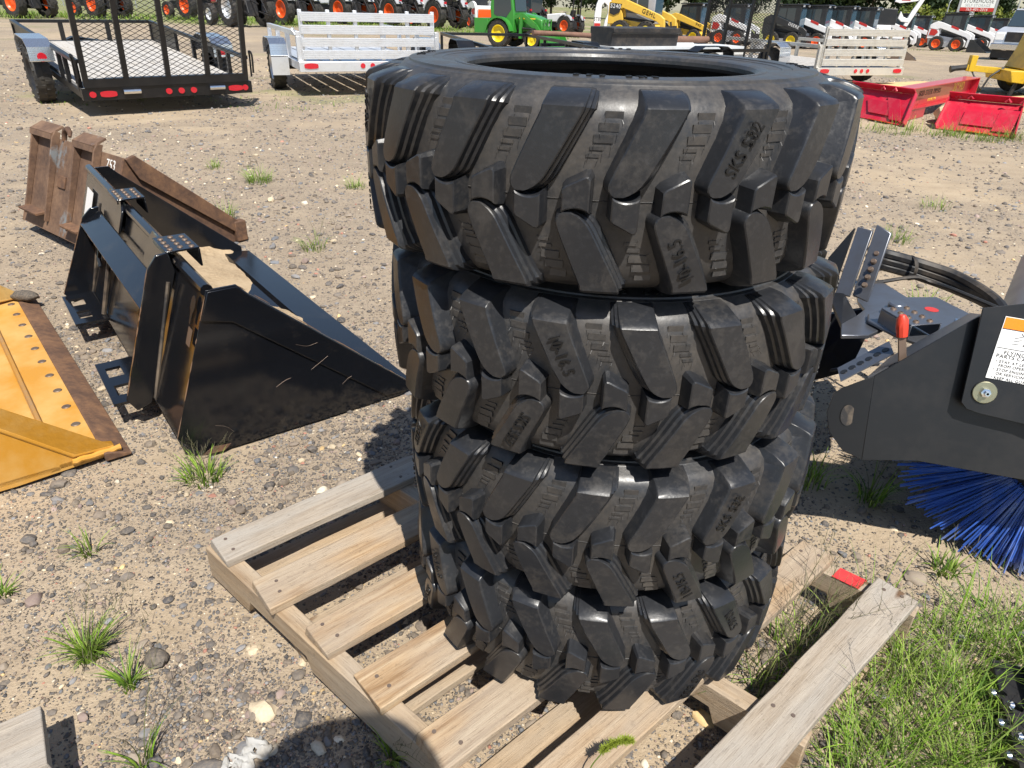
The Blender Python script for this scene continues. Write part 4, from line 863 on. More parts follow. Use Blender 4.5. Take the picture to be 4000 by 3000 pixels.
# thick grass at the lower right and thin weeds between the pallet boards
rg = random.Random(9); B = Blades()
for k in range(600):
    x = rg.uniform(.60, 1.36); y = rg.uniform(.70, 1.36); e = x - (.60 + (y - .75) * .55)
    if e < 0 or y > 1.17 + .12 * float(vnoise(x, y, 9, 75, 2)): continue
    if x > .99 + (y - .9) * .37 and y < 1.02 and rg.random() < .80: continue
    if rg.random() > .35 + .6 * float(vnoise(x, y, 6, 71, 3)): continue
    tuft(B, x, y, rg.randrange(8, 20), rg.uniform(.06, .17), .045, rg, .0027, None, 1 if rg.random() < .3 else 0, 1.25)
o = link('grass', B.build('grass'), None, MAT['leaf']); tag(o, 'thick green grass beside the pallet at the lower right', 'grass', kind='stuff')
B = Blades(); 
for k in range(12):
    s_, t_ = rg.uniform(.52, .90), rg.uniform(1.005, 1.085); q = PA + PU * s_ + PD * t_
    tuft(B, q.x, q.y, 7, rg.uniform(.08, .16), .03, rg, .0030, None, 3, 1.2)
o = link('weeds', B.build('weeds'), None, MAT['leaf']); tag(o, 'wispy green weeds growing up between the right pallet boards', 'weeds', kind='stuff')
B = Blades()
for k in range(70):
    x = rg.uniform(3.7, 6.6); y = 9.2 - (x - 4.2) * .48 + rg.uniform(-.5, .25); tuft(B, x, y, 16, rg.uniform(.08, .2), .12, rg, .006, None, 2)
for k in range(420):
    x = rg.uniform(-30, 3); y = 36 + .25 * max(0, x + 10) + rg.uniform(-1, 10); tuft(B, x, y, 14, rg.uniform(.12, .34), .5, rg, .03)
for k in range(40):
    x = rg.uniform(-6.5, -2); y = rg.uniform(9.0, 11.0); tuft(B, x, y, 10, rg.uniform(.03, .07), .15, rg, .006)
for k in range(60):
    x = rg.uniform(19, 32); y = 45 - (x - 24) * .6 + rg.uniform(-2.0, -.5); tuft(B, x, y, 10, rg.uniform(.06, .16), .5, rg, .02)
o = link('yard_grass', B.build('yard_grass'), None, MAT['leaf']); tag(o, 'rough green grass along the rows of machines', 'grass', kind='stuff')
# foxtail at the bottom edge
fx = thing('foxtail', 'green foxtail seed head leaning over a pallet board at the bottom', 'weed', (.130, .665, 0))
B = Blades(); rg = random.Random(3); base = np.array((0., 0., 0.))
for az in (2.9, .2, .6, -2.4): B.blade((0, 0, 0), rg.uniform(.12, .17), az, 1.5, .006, GREENS[1], 6)
link('leaves', B.build('leaves'), fx, MAT['leaf'])
stem = curve([(0, 0, 0), (.004, .010, .09), (.014, .030, .165), (.035, .045, .195)], 8); mb = MB(); mb.tube(stem, .0012, 5); me = mb.mesh('stem')
a = me.color_attributes.new('Col', 'FLOAT_COLOR', 'POINT'); a.data.foreach_set('color', np.tile(np.array((.15, .2, .04, 1), np.float32), len(me.vertices))); link('stem', me, fx, MAT['leaf'])
B = Blades(); hp = curve([(.035, .045, .195), (.060, .055, .205), (.085, .060, .203)], 30)
for q in hp:
    for k in range(9):
        a = rg.uniform(0, 2 * PI); B.blade((q.x + rg.uniform(-.002, .002), q.y, q.z + rg.uniform(-.004, .004)), rg.uniform(.006, .013), a, rg.uniform(.3, 2.2), .0022, np.array((.26, .32, .04)), 2)
link('seed_head', B.build('seed_head'), fx, MAT['leaf'])
# ---------------------------------------------------------------- wheels
def wheel_meshes(r, w, rr, nl, lug, dish=.5, turf=False):
    """tyre and rim meshes, axle along local y, outer face at -y"""
    mb = MB(); h = w / 2
    mb.lathe([(rr, -h * .80), (rr + (r - rr) * .45, -h), (r * .955, -h * .86), (r * .975, -h * .5), (r * .98, 0), (r * .975, h * .5), (r * .955, h * .86), (rr + (r - rr) * .45, h), (rr, h * .80)], 32, 'y')
    for i in range(nl):
        for s in (-1, 1):
            a = 2 * PI * (i + (.5 if s > 0 else 0)) / nl; M = Matrix.Rotation(-a, 3, 'Y') @ Matrix.Rotation(RAD(0), 3, 'X')
            t = 2 * PI * r / nl * (.42 if not turf else .6)
            P = [Vector((x, y * s, z)) for x, y, z in ((-t / 2, h * .06, r * .955), (t / 2, h * .06, r * .955), (t / 2 + lug, h * 1.02, r * .90), (-t / 2 + lug, h * 1.02, r * .90))]
            Q = [Vector((p.x * .8, p.y, p.z + (r * .05 if abs(p.y) < h else r * .04))) for p in P]
            vs = [M @ p for p in P + Q]; mb.add(vs, [(0, 1, 2, 3), (4, 5, 6, 7), (0, 1, 5, 4), (1, 2, 6, 5), (2, 3, 7, 6), (3, 0, 4, 7)])
    ty = mb.mesh('tyre', 40); mb = MB()
    mb.lathe([(rr * 1.03, -h * .82), (rr * .98, -h * .86), (rr * .93, -h * .78), (rr * .80, -h * .80 * (1 - dish)), (rr * .42, -h * .72 * (1 - dish)), (rr * .32, -h * .95 * (1 - dish)), (rr * .16, -h * .95 * (1 - dish)), (.0005, -h * .9 * (1 - dish))], 28, 'y')
    rm = mb.mesh('rim', 35); return ty, rm
_W = {}
def wheel(parent, c, r, w, rr, rimmat, side=-1, nl=18, lug=.05, dish=.5, tmat=None, name='wheel'):
    k = (r, w, rr, nl, lug, dish)
    if k not in _W: _W[k] = wheel_meshes(*k)
    ty, rm = _W[k]; M = Matrix.Translation(c) @ (Matrix.Rotation(PI, 4, 'Z') if side > 0 else Matrix.Identity(4))
    if len(ty.materials) == 0: ty.materials.append(tmat or MAT['old_tyre'])
    o = link(name, ty, parent, None, M)
    kk = (k, rimmat.name)
    if kk not in _W: m2 = rm.copy(); m2.materials.append(rimmat); _W[kk] = m2
    link('rim', _W[kk], o); return o

# ---------------------------------------------------------------- trailers
def trailer_frame(name, label, loc, head, group=None, pitch=0.0):
    t = thing(name, label, 'trailer', (loc[0], loc[1], gzf(*loc)), RAD(90 + head), group); t.rotation_euler = (0, -pitch, RAD(90 + head)); return t
def fender(t, x, y0, y1, zt, r, mat):
    mb = MB(); A = np.linspace(RAD(18), RAD(162), 9); o_ = [(x + r * 1.10 * math.cos(a), zt - r + r * math.sin(a) * 1.0) for a in A]
    o_ = [(x + r * 1.05, zt - r * .55)] + [(x + r * 1.0, zt - r * .18), (x + r * .62, zt), (x - r * .62, zt), (x - r * 1.0, zt - r * .18)] + [(x - r * 1.05, zt - r * .55)]
    i_ = [(x + (p[0] - x) * .985, p[1] - .008) for p in o_[::-1]]; mb.prism(o_ + i_, 'y', y0, y1); return mb.build('fender', mat, t, ang=25)
def lens(t, c, rx, rz, mat=None):
    mb = MB(); kx = 1.3 if rx > 1.5 * rz else 1.0; P = [(-.010, c[1] + rx * max(-1, min(1, kx * math.cos(a))), c[2] + rz * math.sin(a)) for a in np.linspace(0, 2 * PI, 17)[:-1]]
    mb.add([(c[0] + p[0], p[1], p[2]) for p in P] + [(c[0] + .002, p[1], p[2]) for p in P], [tuple(range(16)), tuple(range(16, 32))[::-1]] + [(i, (i + 1) % 16, 16 + (i + 1) % 16, 16 + i) for i in range(16)])
    return mb.build('tail_light', mat or MAT['light_red'], t)
def expanded_mesh(x, y0, y1, z0, z1, pw, phh, wd, lean):
    mb = MB(); W_ = y1 - y0; H = z1 - z0; sl = phh / pw
    def clip(c, s):
        pts = []
        for k in range(2):
            pass
        a = max(y0, (z0 - c) / s if s > 0 else (z1 - c) / s); b = min(y1, (z1 - c) / s if s > 0 else (z0 - c) / s)
        return (a, s * a + c, b, s * b + c) if b - a > .01 else None
    for s in (sl, -sl):
        lo, hi = (z0 - s * y1, z1 - s * y0) if s > 0 else (z0 - s * y0, z1 - s * y1)
        c = min(lo, hi)
        while c < max(lo, hi):
            q = clip(c, s)
            if q: mb.bar((x + (q[1] - z0) * lean, q[0], q[1]), (x + (q[3] - z0) * lean, q[2], q[3]), wd, wd, (1, 0, 0))
            c += phh
    return mb
# black trailer with mesh ramp gate
W1, L1, PT = 1.887, 3.93, math.atan2(.549 - .292, 3.93)
bt = trailer_frame('utility_trailer', 'black utility trailer with tall mesh ramp gate at upper left', (-4.818, 8.173), 40.3, 'utility trailers parked in the yard', PT)
zd = .300
for i in range(9):
    y1 = -.03 - i * (W1 - .06) / 9; y0 = y1 - (W1 - .06) / 9 + .008
    mb = MB(); mb.bx(.06, L1 - .04, y0, y1, zd - .035, zd + random.uniform(-.001, .001)); mb.build('deck_plank', MAT['deckwood'], bt)
mb = MB(); mb.bx(-.03, .06, -W1, 0, zd - .13, zd + .004); mb.build('rear_bumper', MAT['blackpaint'], bt, bevel=.004)
mb = MB(); mb.bx(L1 - .04, L1 + .03, -W1, 0, zd - .10, zd + .006); mb.build('front_beam', MAT['blackpaint'], bt, bevel=.004)
for y in (-.03, -W1 + .03): mb = MB(); mb.bx(.06, L1 - .04, y - .03, y + .03, zd - .11, zd - .036); mb.build('side_beam', MAT['blackpaint'], bt)
for y in (-.02, -W1 + .02):
    mb = MB(); mb.bar((.02, y, zd + .265), (L1, y, zd + .265), .055, .04); mb.build('top_rail', MAT['blackpaint'], bt, bevel=.003)
    for x in (.10, .62, .95, 1.95, 2.7, 3.9): mb = MB(); mb.bx(x - .025, x + .025, y - .022, y + .022, zd - .05, zd + .245); mb.build('rail_post', MAT['blackpaint'], bt)
    mb = MB(); mb.bx(2.75, L1 - .03, y - .004, y + .004, zd - .05, zd + .245); mb.build('side_panel', MAT['blackpaint'], bt)
mb = MB(); mb.bar((L1, -.02, zd + .263), (L1, -W1 + .02, zd + .263), .05, .04); mb.build('front_rail', MAT['blackpaint'], bt)
for y in (-.62, -1.25): mb = MB(); mb.bx(L1 - .02, L1 + .02, y - .03, y + .03, zd, zd + .243); mb.build('rail_post', MAT['blackpaint'], bt)
for y, s in ((.12, 1), (-W1 - .12, -1)):
    wheel(bt, (1.567, y + s * .02, .225), .335, .20, .19, MAT['dark'], s, 20, .01, .35)
    fender(bt, 1.567, y - .13, y + .13, .64, .40, MAT['diamond'])
    lens(bt, (1.16, y, .46), .05, .05)
for y, rx in ((-.10, .035), (-.26, .085), (-.90, .035), (-1.04, .035), (-1.18, .035), (-1.68, .085), (-1.80, .035)): lens(bt, (-.031, y, zd - .065), rx, .032)
GH, LEAN = 1.55, -.10
def gp(y, z): return (-.02 + (z - zd) * LEAN, y, z)
for y in (-.06, -.47, -.92, -1.37, -1.82): mb = MB(); mb.bar(gp(y, zd + .02), gp(y, zd + GH), .055, .04, (1, 0, 0)); mb.build('gate_upright', MAT['blackpaint'], bt)
for z in (zd + .05, zd + GH): mb = MB(); mb.bar(gp(-.04, z), gp(-W1 + .05, z), .09, .045, (1, 0, 0)); mb.build('gate_rail', MAT['blackpaint'], bt)
o = expanded_mesh(-.025 + .09 * LEAN, -1.80, -.07, zd + .09, zd + GH, .098, .050, .0052, LEAN).build('gate_mesh', MAT['blackpaint'], bt); tag(o, kind='stuff')
for y in (-.5, -1.45): mb = MB(); mb.cyl((-.055, y - .09, zd - .045), (-.055, y + .09, zd - .045), .028, 12); mb.build('hinge_spring', MAT['chrome'], bt)
for y in (.02, -W1 - .02): mb = MB(); mb.tube(curve([(.0, y, zd + .05), (-.01, y, zd + .28), (-.03, y + .01, zd + .34), (-.06, y - .01, zd + .30), (-.05, y - .01, zd + .10)], 5), .012, 6); mb.build('gate_latch', MAT['blackpaint'], bt)
mb = MB(); mb.bar((L1 + .02, -.5, zd - .08), (L1 + 1.1, -W1 / 2, zd - .10), .06, .08); mb.bar((L1 + .02, -W1 + .5, zd - .08), (L1 + 1.1, -W1 / 2, zd - .10), .06, .08); mb.build('tongue', MAT['blackpaint'], bt)

def silver_trailer(label, loc, head, W_, zb, H, mat, nup, L_=3.0):
    t = trailer_frame('utility_trailer', label, loc, head, 'utility trailers parked in the yard')
    for i in range(4):
        z0 = zb + H * (i * .262 + .0); z1 = z0 + H * .186
        prof = [(-.02, z0)]; n_ = 5
        for k in range(n_):
            a = z0 + (z1 - z0) * (k + .5) / n_; prof += [(-.034, a - (z1 - z0) * .07), (-.034, a + (z1 - z0) * .05), (-.028, a + (z1 - z0) * .09)]
        prof += [(-.02, z1), (.0, z1), (.0, z0)]; mb = MB(); mb.prism(prof, 'y', -W_ + .04, -.02); mb.build('gate_slat', mat, t, ang=20)
    for i in range(nup):
        y = -.03 - (W_ - .08) * i / (nup - 1); mb = MB(); mb.bx(.002, .045, y - .025, y + .025, zb - .02, zb + H + .012); mb.build('gate_upright', mat, t, bevel=.003)
    mb = MB(); mb.bx(-.03, .05, -W_ - .05, .05, zb - .16, zb - .03); mb.build('rear_bumper', mat, t, bevel=.004)
    lens(t, (-.031, .05 - .16, zb - .085), .095, .036); lens(t, (-.031, -W_ + .11, zb - .085), .095, .036)
    for k in (-1, 0, 1): lens(t, (-.031, -W_ / 2 + k * .14, zb - .085), .034, .034)
    for y in (.02, -W_ - .02):
        for x in (.05, 1.0, 2.0, L_): mb = MB(); mb.bx(x - .03, x + .03, y - .03, y + .03, zb - .14, zb + .28); mb.build('side_post', mat, t, bevel=.003)
        mb = MB(); mb.bx(.02, L_, y - .03, y + .03, zb + .281, zb + .34); mb.build('side_rail', mat, t, bevel=.003)
        mb = MB(); mb.bx(.05, L_, y - .028, y + .028, zb - .14, zb - .04); mb.build('side_beam', mat, t)
    mb = MB(); mb.bx(L_ - .03, L_ + .03, -W_ + .05, -.05, zb - .13, zb - .02); mb.build('front_beam', mat, t)
    for i in range(7):
        y1 = -.03 - i * (W_ - .06) / 7; mb = MB(); mb.bx(.055, L_ - .04, y1 - (W_ - .06) / 7 + .03, y1, zb - .055, zb - .03); mb.build('deck_plank', mat if mat is MAT['alu'] else MAT['deckwood'], t)
    for y, s in ((.20, 1), (-W_ - .20, -1)):
        wheel(t, (1.15, y, .30 - gzf(*loc) * 0), .31, .19, .17, MAT['alu'], s, 20, .01, .3)
        fender(t, 1.15, y - .12, y + .12, .70, .40, MAT['diamond']); mb = MB(); mb.bx(.72, .735, y - .12, y + .12, .22, .46); mb.build('fender_skirt', MAT['alu'], t)
    mb = MB(); mb.cyl((1.15, .1, .30), (1.15, -W_ - .1, .30), .035, 10); mb.build('axle', MAT['dark'], t)
    mb = MB(); mb.tube(curve([(.0, .06, zb + .30), (.02, .09, zb + .36), (.05, .07, zb + .37), (.07, .05, zb + .30)], 5), .014, 6); mb.build('gate_latch', mat, t)
    return t
silver_trailer('silver aluminium trailer with slatted gate left of the top tire', (-3.002, 10.46), 24.95, 1.932, .482, .592, MAT['alu'], 6)
silver_trailer('cream silver aluminium trailer with slatted gate, above the red plates', (5.342, 13.787), 20.1, 1.90, .374, .618, MAT['alu_dull'], 6)
# low black rail trailer just behind the top tire
rtw = trailer_frame('rail_trailer', 'low black pipe rail trailer just behind the top tire', (-.25, 9.6), 15, 'utility trailers parked in the yard'); L_ = 4.7; W_ = 1.60
for y in (0, -W_):
    mb = MB(); mb.bar((0, y, .70), (L_, y, .70), .05, .045); mb.build('top_rail', MAT['blackpaint'], rtw)
    for x in (.1, 1.2, 2.3, 3.5, L_): mb = MB(); mb.bx(x - .022, x + .022, y - .022, y + .022, .36, .677); mb.build('rail_post', MAT['blackpaint'], rtw)
    s = 1 if y == 0 else -1; wheel(rtw, (1.9, y + s * .16, .31), .31, .19, .17, MAT['dark'], s, 20, .01, .3); fender(rtw, 1.9, y + s * .16 - .12, y + s * .16 + .12, .74, .42, MAT['blackpaint'])
mb = MB(); mb.bar((L_, .02, .70), (L_, -W_ - .02, .70), .05, .045); mb.build('front_rail', MAT['blackpaint'], rtw)
for i in range(7): mb = MB(); y1 = -.02 - i * .224; mb.bx(0, L_, y1 - .215, y1, .36, .40); mb.build('deck_plank', MAT['deckwood'], rtw)
for i in range(4): mb = MB(); mb.cyl((L_ - .5 + i * .1, -.5, .40), (L_ - .5 + i * .1, -.5, .55), .03, 8); mb.build('stake', MAT['blackpaint'], rtw)
# loaded black trailer with mesh gate at its right end
ltw = trailer_frame('loaded_trailer', 'rusty black trailer carrying white siding, with a mesh gate', (3.40, 14.9), 121, 'utility trailers parked in the yard'); L_ = 3.6; W_ = 1.68
for y in (0, W_):
    mb = MB(); mb.bar((0, y, .62), (L_, y, .62), .05, .05); mb.build('top_rail', MAT['blackpaint'], ltw)
    for x in (.1, .9, 1.8, 2.7, L_): mb = MB(); mb.bx(x - .025, x + .025, y - .025, y + .025, .33, .594); mb.build('rail_post', MAT['blackpaint'], ltw)
    s = -1 if y == 0 else 1; wheel(ltw, (1.5, y + s * .16, .31), .31, .19, .17, MAT['dark'], s, 20, .01, .3); fender(ltw, 1.5, y + s * .16 - .12, y + s * .16 + .12, .70, .40, MAT['blackpaint'])
mb = MB(); mb.bx(0, L_, 0, W_, .28, .34); mb.build('deck', MAT['dark'], ltw)
for y in (.03, .57, 1.11, 1.65): mb = MB(); mb.bar((-.02, y, .30), (-.10, y, 1.75), .045, .045, (1, 0, 0)); mb.build('gate_upright', MAT['blackpaint'], ltw)
for z in (.33, 1.74): mb = MB(); mb.bar((-.02 - (z - .3) * .055, 0, z), (-.02 - (z - .3) * .055, W_, z), .05, .045, (1, 0, 0)); mb.build('gate_rail', MAT['blackpaint'], ltw)
o = expanded_mesh(-.02, .05, 1.63, .36, 1.70, .075, .045, .0055, -.055).build('gate_mesh', MAT['dark'], ltw); tag(o, kind='stuff')
def at_frame(t, x, y, z): return t.matrix_basis @ Vector((x, y, z))
def loose(name, label, cat, t, mb, mat, bevel=.0):
    o = mb.build(name, mat, None, None, bevel); o.matrix_world = t.matrix_basis.copy(); return tag(o, label, cat)
mb = MB(); mb.prism([(.05, .50), (.05, .64), (.12, .67), (.16, .64), (.75, .64), (.79, .67), (.86, .64), (.86, .50)], 'x', .3, 2.9); loose('siding_stack', 'white metal siding sheets stacked on the loaded trailer', 'siding', ltw, mb, MAT['sheet'])
mb = MB(); mb.prism([(.95, .345), (1.60, .345), (1.60, .68), (.95, .68)], 'x', .5, 3.3); loose('lumber_bundle', 'grey board bundle on the far side of the loaded trailer', 'lumber', ltw, mb, MAT['sheet'])
mb = MB(); mb.prism([(.05, .345), (.55, .345), (.58, .66), (.62, .67), (.62, .74), (.0, .74), (.0, .67), (.02, .66)], 'x', 2.0, 3.35); o = mb.build('tool_box', MAT['plastic'], None, Matrix.Translation((0, 0, 0)), .01); o.matrix_world = ltw.matrix_basis @ Matrix.Translation((-.1, .9, .20)); tag(o, 'long black plastic truck tool box on the loaded trailer', 'tool box')
mb = MB(); mb.cyl((1.95, -.10, .74), (3.75, -.02, .80), .042, 14); loose('rusty_pipe', 'rusty brown pipe lying across the loaded trailer rail', 'pipe', ltw, mb, MAT['brownpipe'])
mb = MB(); mb.cyl((.25, .45, .725), (1.45, .40, .725), .055, 14); loose('thick_pipe', 'thick rusty pipe on top of the white siding', 'pipe', ltw, mb, MAT['brownpipe'])

# ---------------------------------------------------------------- skid steer loaders
def prism_part(name, poly, axis, a, b, mat, parent, bevel=.0, M=None): mb = MB(); mb.prism(poly, axis, a, b); return mb.build(name, mat, parent, M, bevel)
def skid_steer(name, label, group, body, arm, rim, stripe=None, cabm=None, words=(), bucket=None, tail=None):
    t = thing(name, label, 'loader', (0, 0, 0), 0, group); cabm = cabm or MAT['cab']
    prism_part('chassis', [(-1.02, .30), (-1.10, 1.02), (-.98, 1.28), (-.52, 1.24), (-.42, .78), (.60, .66), (.82, .52), (.82, .24), (-.92, .24)], 'y', -.52, .52, body, t, .02)
    prism_part('belly', [(-.90, .20), (.78, .20), (.78, .46), (-.90, .46)], 'y', -.56, .56, MAT['grey'], t)
    if tail: prism_part('tail_panel', [(-1.17, .42), (-1.17, 1.05), (-1.115, 1.10), (-1.05, .36)], 'y', -.50, .50, tail, t, .015)
    for y0, y1 in ((-.70, -.56), (.56, .70)):
        prism_part('lift_arm', [(-1.06, 1.16), (-.98, 1.42), (-.72, 1.52), (-.42, 1.46), (.98, .98), (1.16, .86), (1.22, .36), (1.10, .22), (1.00, .24), (1.02, .66), (.88, .76), (-.50, 1.17), (-.70, 1.10)], 'y', y0, y1, arm, t, .015)
        prism_part('tower', [(-1.10, .62), (-1.08, 1.34), (-.92, 1.44), (-.70, 1.30), (-.52, .98), (-.48, .66)], 'y', y0 + (.02 if y0 < 0 else .0) + .001, y1 - (.0 if y0 < 0 else .02) - .001, arm, t, .015)
        if stripe: s = -1 if y0 < 0 else 1; yy = (y0 if s < 0 else y1); prism_part('stripe', [(.02, 1.235), (.44, 1.095), (.46, 1.19), (.40, 1.225), (.06, 1.34), (.02, 1.33)], 'y', yy, yy + s * .004, stripe, t)
        if stripe: prism_part('side_badge', [(-1.02, .80), (-.72, .78), (-.58, .96), (-.70, 1.10), (-.98, 1.12)], 'y', yy, yy + s * .004, stripe, t)
        mb = MB(); s = -1 if y0 < 0 else 1; mb.cyl((-.55, s * .50, .84), (.72, s * .50, .74), .04, 8); mb.cyl((1.02, s * .45, .75), (1.10, s * .45, .35), .035, 8); mb.build('cylinder', MAT['dark'], t)
    cb = prism_part('cab', [(-.56, .76), (-.60, 1.50), (-.50, 1.92), (.58, 1.96), (.66, 1.90), (.64, .66)], 'y', -.44, .44, cabm, t, .02)
    for s in (-1, 1):
        prism_part('side_window', [(-.46, 1.02), (-.48, 1.46), (-.41, 1.80), (.38, 1.83), (.40, .98)], 'y', s * .4405, s * .446, MAT['glass'], cb)
        for x in (-.05, ): prism_part('window_bar', [(x - .02, 1.0), (x - .02, 1.82), (x + .02, 1.82), (x + .02, 1.0)], 'y', s * .4462, s * .455, cabm, cb)
    mb = MB(); mb.bx(.652, .668, -.38, .38, .80, 1.84); mb.build('front_window', MAT['bluewin'], cb)
    prism_part('roof', [(-.58, 1.935), (-.54, 1.99), (.66, 2.03), (.78, 1.985), (.66, 1.95)], 'y', -.48, .48, cabm, cb, .015)
    for s in (-1, 1): mb = MB(); mb.box((.74, s * .40, 1.93), (.07, .10, .08)); mb.build('work_light', MAT['alu'], cb)
    for x in (-.52, .52):
        for s in (-1, 1): wheel(t, (x, s * .74, .385), .39, .27, .22, rim, s, 16, .08, .55)
    mb = MB(); mb.bx(1.14, 1.24, -.58, .58, .16, .62); mb.build('quick_coupler', MAT['dark'], t)
    if bucket: 
        for s in (-1, 1): prism_part('bucket_side', [(1.25, .08), (1.30, .56), (1.42, .60), (2.0, .06), (1.36, .02)], 'y', s * .84, s * .85, bucket, t)
        prism_part('bucket_shell', [(1.25, .08), (1.28, .56), (1.30, .56), (1.275, .09), (1.37, .035), (2.0, .045), (2.0, .03), (1.36, .02)], 'y', -.838, .838, bucket, t)
    for s_, size, x, z, mt, rot in words:
        text('machine_lettering', s_, size, mt, t, frame((x, -.7065, z), (math.cos(rot), 0, math.sin(rot)), (-math.sin(rot), 0, math.cos(rot))), .002)
    return t
def place(t, x, y, head, s=1.0): t.location = (x, y, gzf(x, y)); t.rotation_euler = (0, 0, RAD(head)); t.scale = (s, s, s); return t
def again(t, x, y, head, label, s=1.0): c = copy_tree(t); c['label'] = label; return place(c, x, y, head, s)
GW = 'white loaders parked in a row'
wl = skid_steer('skid_steer', 'white skid steer with orange wheels, nearest in the right row', GW, MAT['white'], MAT['white'], MAT['orange'], MAT['decal_r'], tail=MAT['orange'])
place(wl, 25.06, 45.99, -37)
again(wl, 28.83, 50.07, -37, 'white skid steer second in the right row')
again(wl, 33.95, 56.60, -37, 'white skid steer at the far end of the right row')
again(wl, 24.70, 51.44, -37, 'white loader behind the excavator boom')
again(wl, 28.10, 55.90, -37, 'white loader farthest back, behind the excavator boom')
again(wl, 15.01, 40.63, -38, 'white loader directly right of the black loader')
again(wl, 16.53, 41.27, -38, 'white loader middle of the three behind the cream trailer gate')
again(wl, 17.95, 41.77, -38, 'white loader rightmost behind the cream trailer gate')
again(wl, 11.60, 43.00, -37, 'white loader seen through the mesh gate')
gh = skid_steer('skid_steer', 'yellow loader with black GEHL lettering behind the top tire', None, MAT['yellow'], MAT['yellow'], MAT['jdyellow'], None, MAT['grey'], (('GEHL', .22, .55, 1.02, MAT['decal_k'], RAD(-18)), ('S240', .20, -.80, 1.22, MAT['decal_w'], RAD(-4))))
prism_part('dark_badge', [(-1.03, .98), (-1.03, 1.34), (-.55, 1.30), (-.62, 1.02), (-.85, .92)], 'y', -.701, -.705, MAT['cab'], gh); place(gh, 6.1, 40.6, -30, 1.35)
g9 = skid_steer('skid_steer', 'yellow loader lettered 940 beside the mesh gate', None, MAT['yellow'], MAT['yellow'], MAT['jdyellow'], None, MAT['cab'], (('940', .22, .72, .98, MAT['decal_k'], RAD(-18)),)); place(g9, 9.3, 43.4, -36)
dr = skid_steer('skid_steer', 'black loader with white DEERE lettering behind the cream trailer', None, MAT['cab'], MAT['cab'], MAT['jdyellow'], None, MAT['cab'], (('DEERE', .19, .50, 1.05, MAT['decal_w'], RAD(-18)),)); place(dr, 13.60, 40.33, -37)
sk5 = skid_steer('skid_steer', 'white loader showing its orange tail panel behind the silver trailer', None, MAT['white'], MAT['white'], MAT['orange'], MAT['decal_r'], tail=MAT['orange']); place(sk5, -2.9, 50.0, 120)
# mini excavator boom
ex = thing('excavator', 'white excavator with folded boom above the cream trailer', 'excavator', (21.8, 46.2, gzf(21.8, 46.2)), RAD(-20))
prism_part('boom', [(-.35, 2.45), (-.28, 2.65), (.75, 2.72), (1.00, 2.80), (1.10, 2.66), (.80, 2.50), (-.05, 2.38)], 'y', -.10, .10, MAT['white'], ex, .02)
prism_part('stick', [(.90, 2.86), (1.12, 2.96), (1.22, 2.70), (.92, 1.95), (.62, 1.20), (.42, 1.26), (.66, 2.0), (.92, 2.55)], 'y', -.13, .13, MAT['white'], ex, .02)
prism_part('bucket_link', [(.10, 1.98), (.30, 1.70), (.70, 1.55), (.62, 1.42), (.25, 1.45), (.02, 1.62)], 'y', -.16, .16, MAT['white'], ex, .02)
mb = MB(); mb.cyl((-.2, 0, 2.80), (.85, 0, 2.92), .05, 10); mb.build('boom_cylinder', MAT['dark'], ex)
mb = MB(); mb.bx(.0, .45, -.102, -.106, 2.52, 2.62); mb.build('decal', MAT['decal_r'], ex)
prism_part('house', [(-1.6, .55), (-1.6, 1.25), (-.3, 1.25), (-.2, .9), (.5, .9), (.5, .55)], 'y', -.6, .6, MAT['white'], ex, .03)
for s in (-1, 1):
    prism_part('track', [(-1.5, .12), (-1.35, .0), (.45, .0), (.6, .15), (.6, .38), (.45, .48), (-1.35, .48), (-1.5, .35)], 'y', s * .45, s * .80, MAT['dark'], ex, .03)
prism_part('canopy', [(-1.2, 1.26), (-1.2, 2.1), (-.1, 2.1), (-.05, 1.26)], 'y', -.45, .45, MAT['cab'], ex, .03)
# white upright with ST85 lettering
st = thing('loader_tower', 'white loader rear tower lettered ST85 beside the yellow loader', 'loader', (4.55, 45.0, gzf(4.55, 45.0)), RAD(0))
prism_part('tower', [(-.50, .5), (-.50, 1.2), (-.42, 1.75), (-.30, 2.05), (.05, 2.1), (.42, 1.95), (.50, 1.4), (.30, .9), (.20, .5), (.05, .5), (.12, .95), (.26, 1.35), (.22, 1.70), (.02, 1.86), (-.12, 1.72), (-.12, .5)], 'y', -.3, .0, MAT['white'], st, .02)
text('machine_lettering', 'ST85', .28, MAT['decal_k'], st, frame((-.30, -.304, 1.02), (1, 0, 0), (0, 0, 1)), .002, wx=.7); mb = MB(); mb.bx(-.48, -.14, -.304, -.3005, .66, .82); mb.build('decal', MAT['decal_r'], st)
prism_part('base', [(-.6, .0), (-.6, .55), (.6, .55), (.6, .0)], 'y', -.35, .5, MAT['dark'], st)

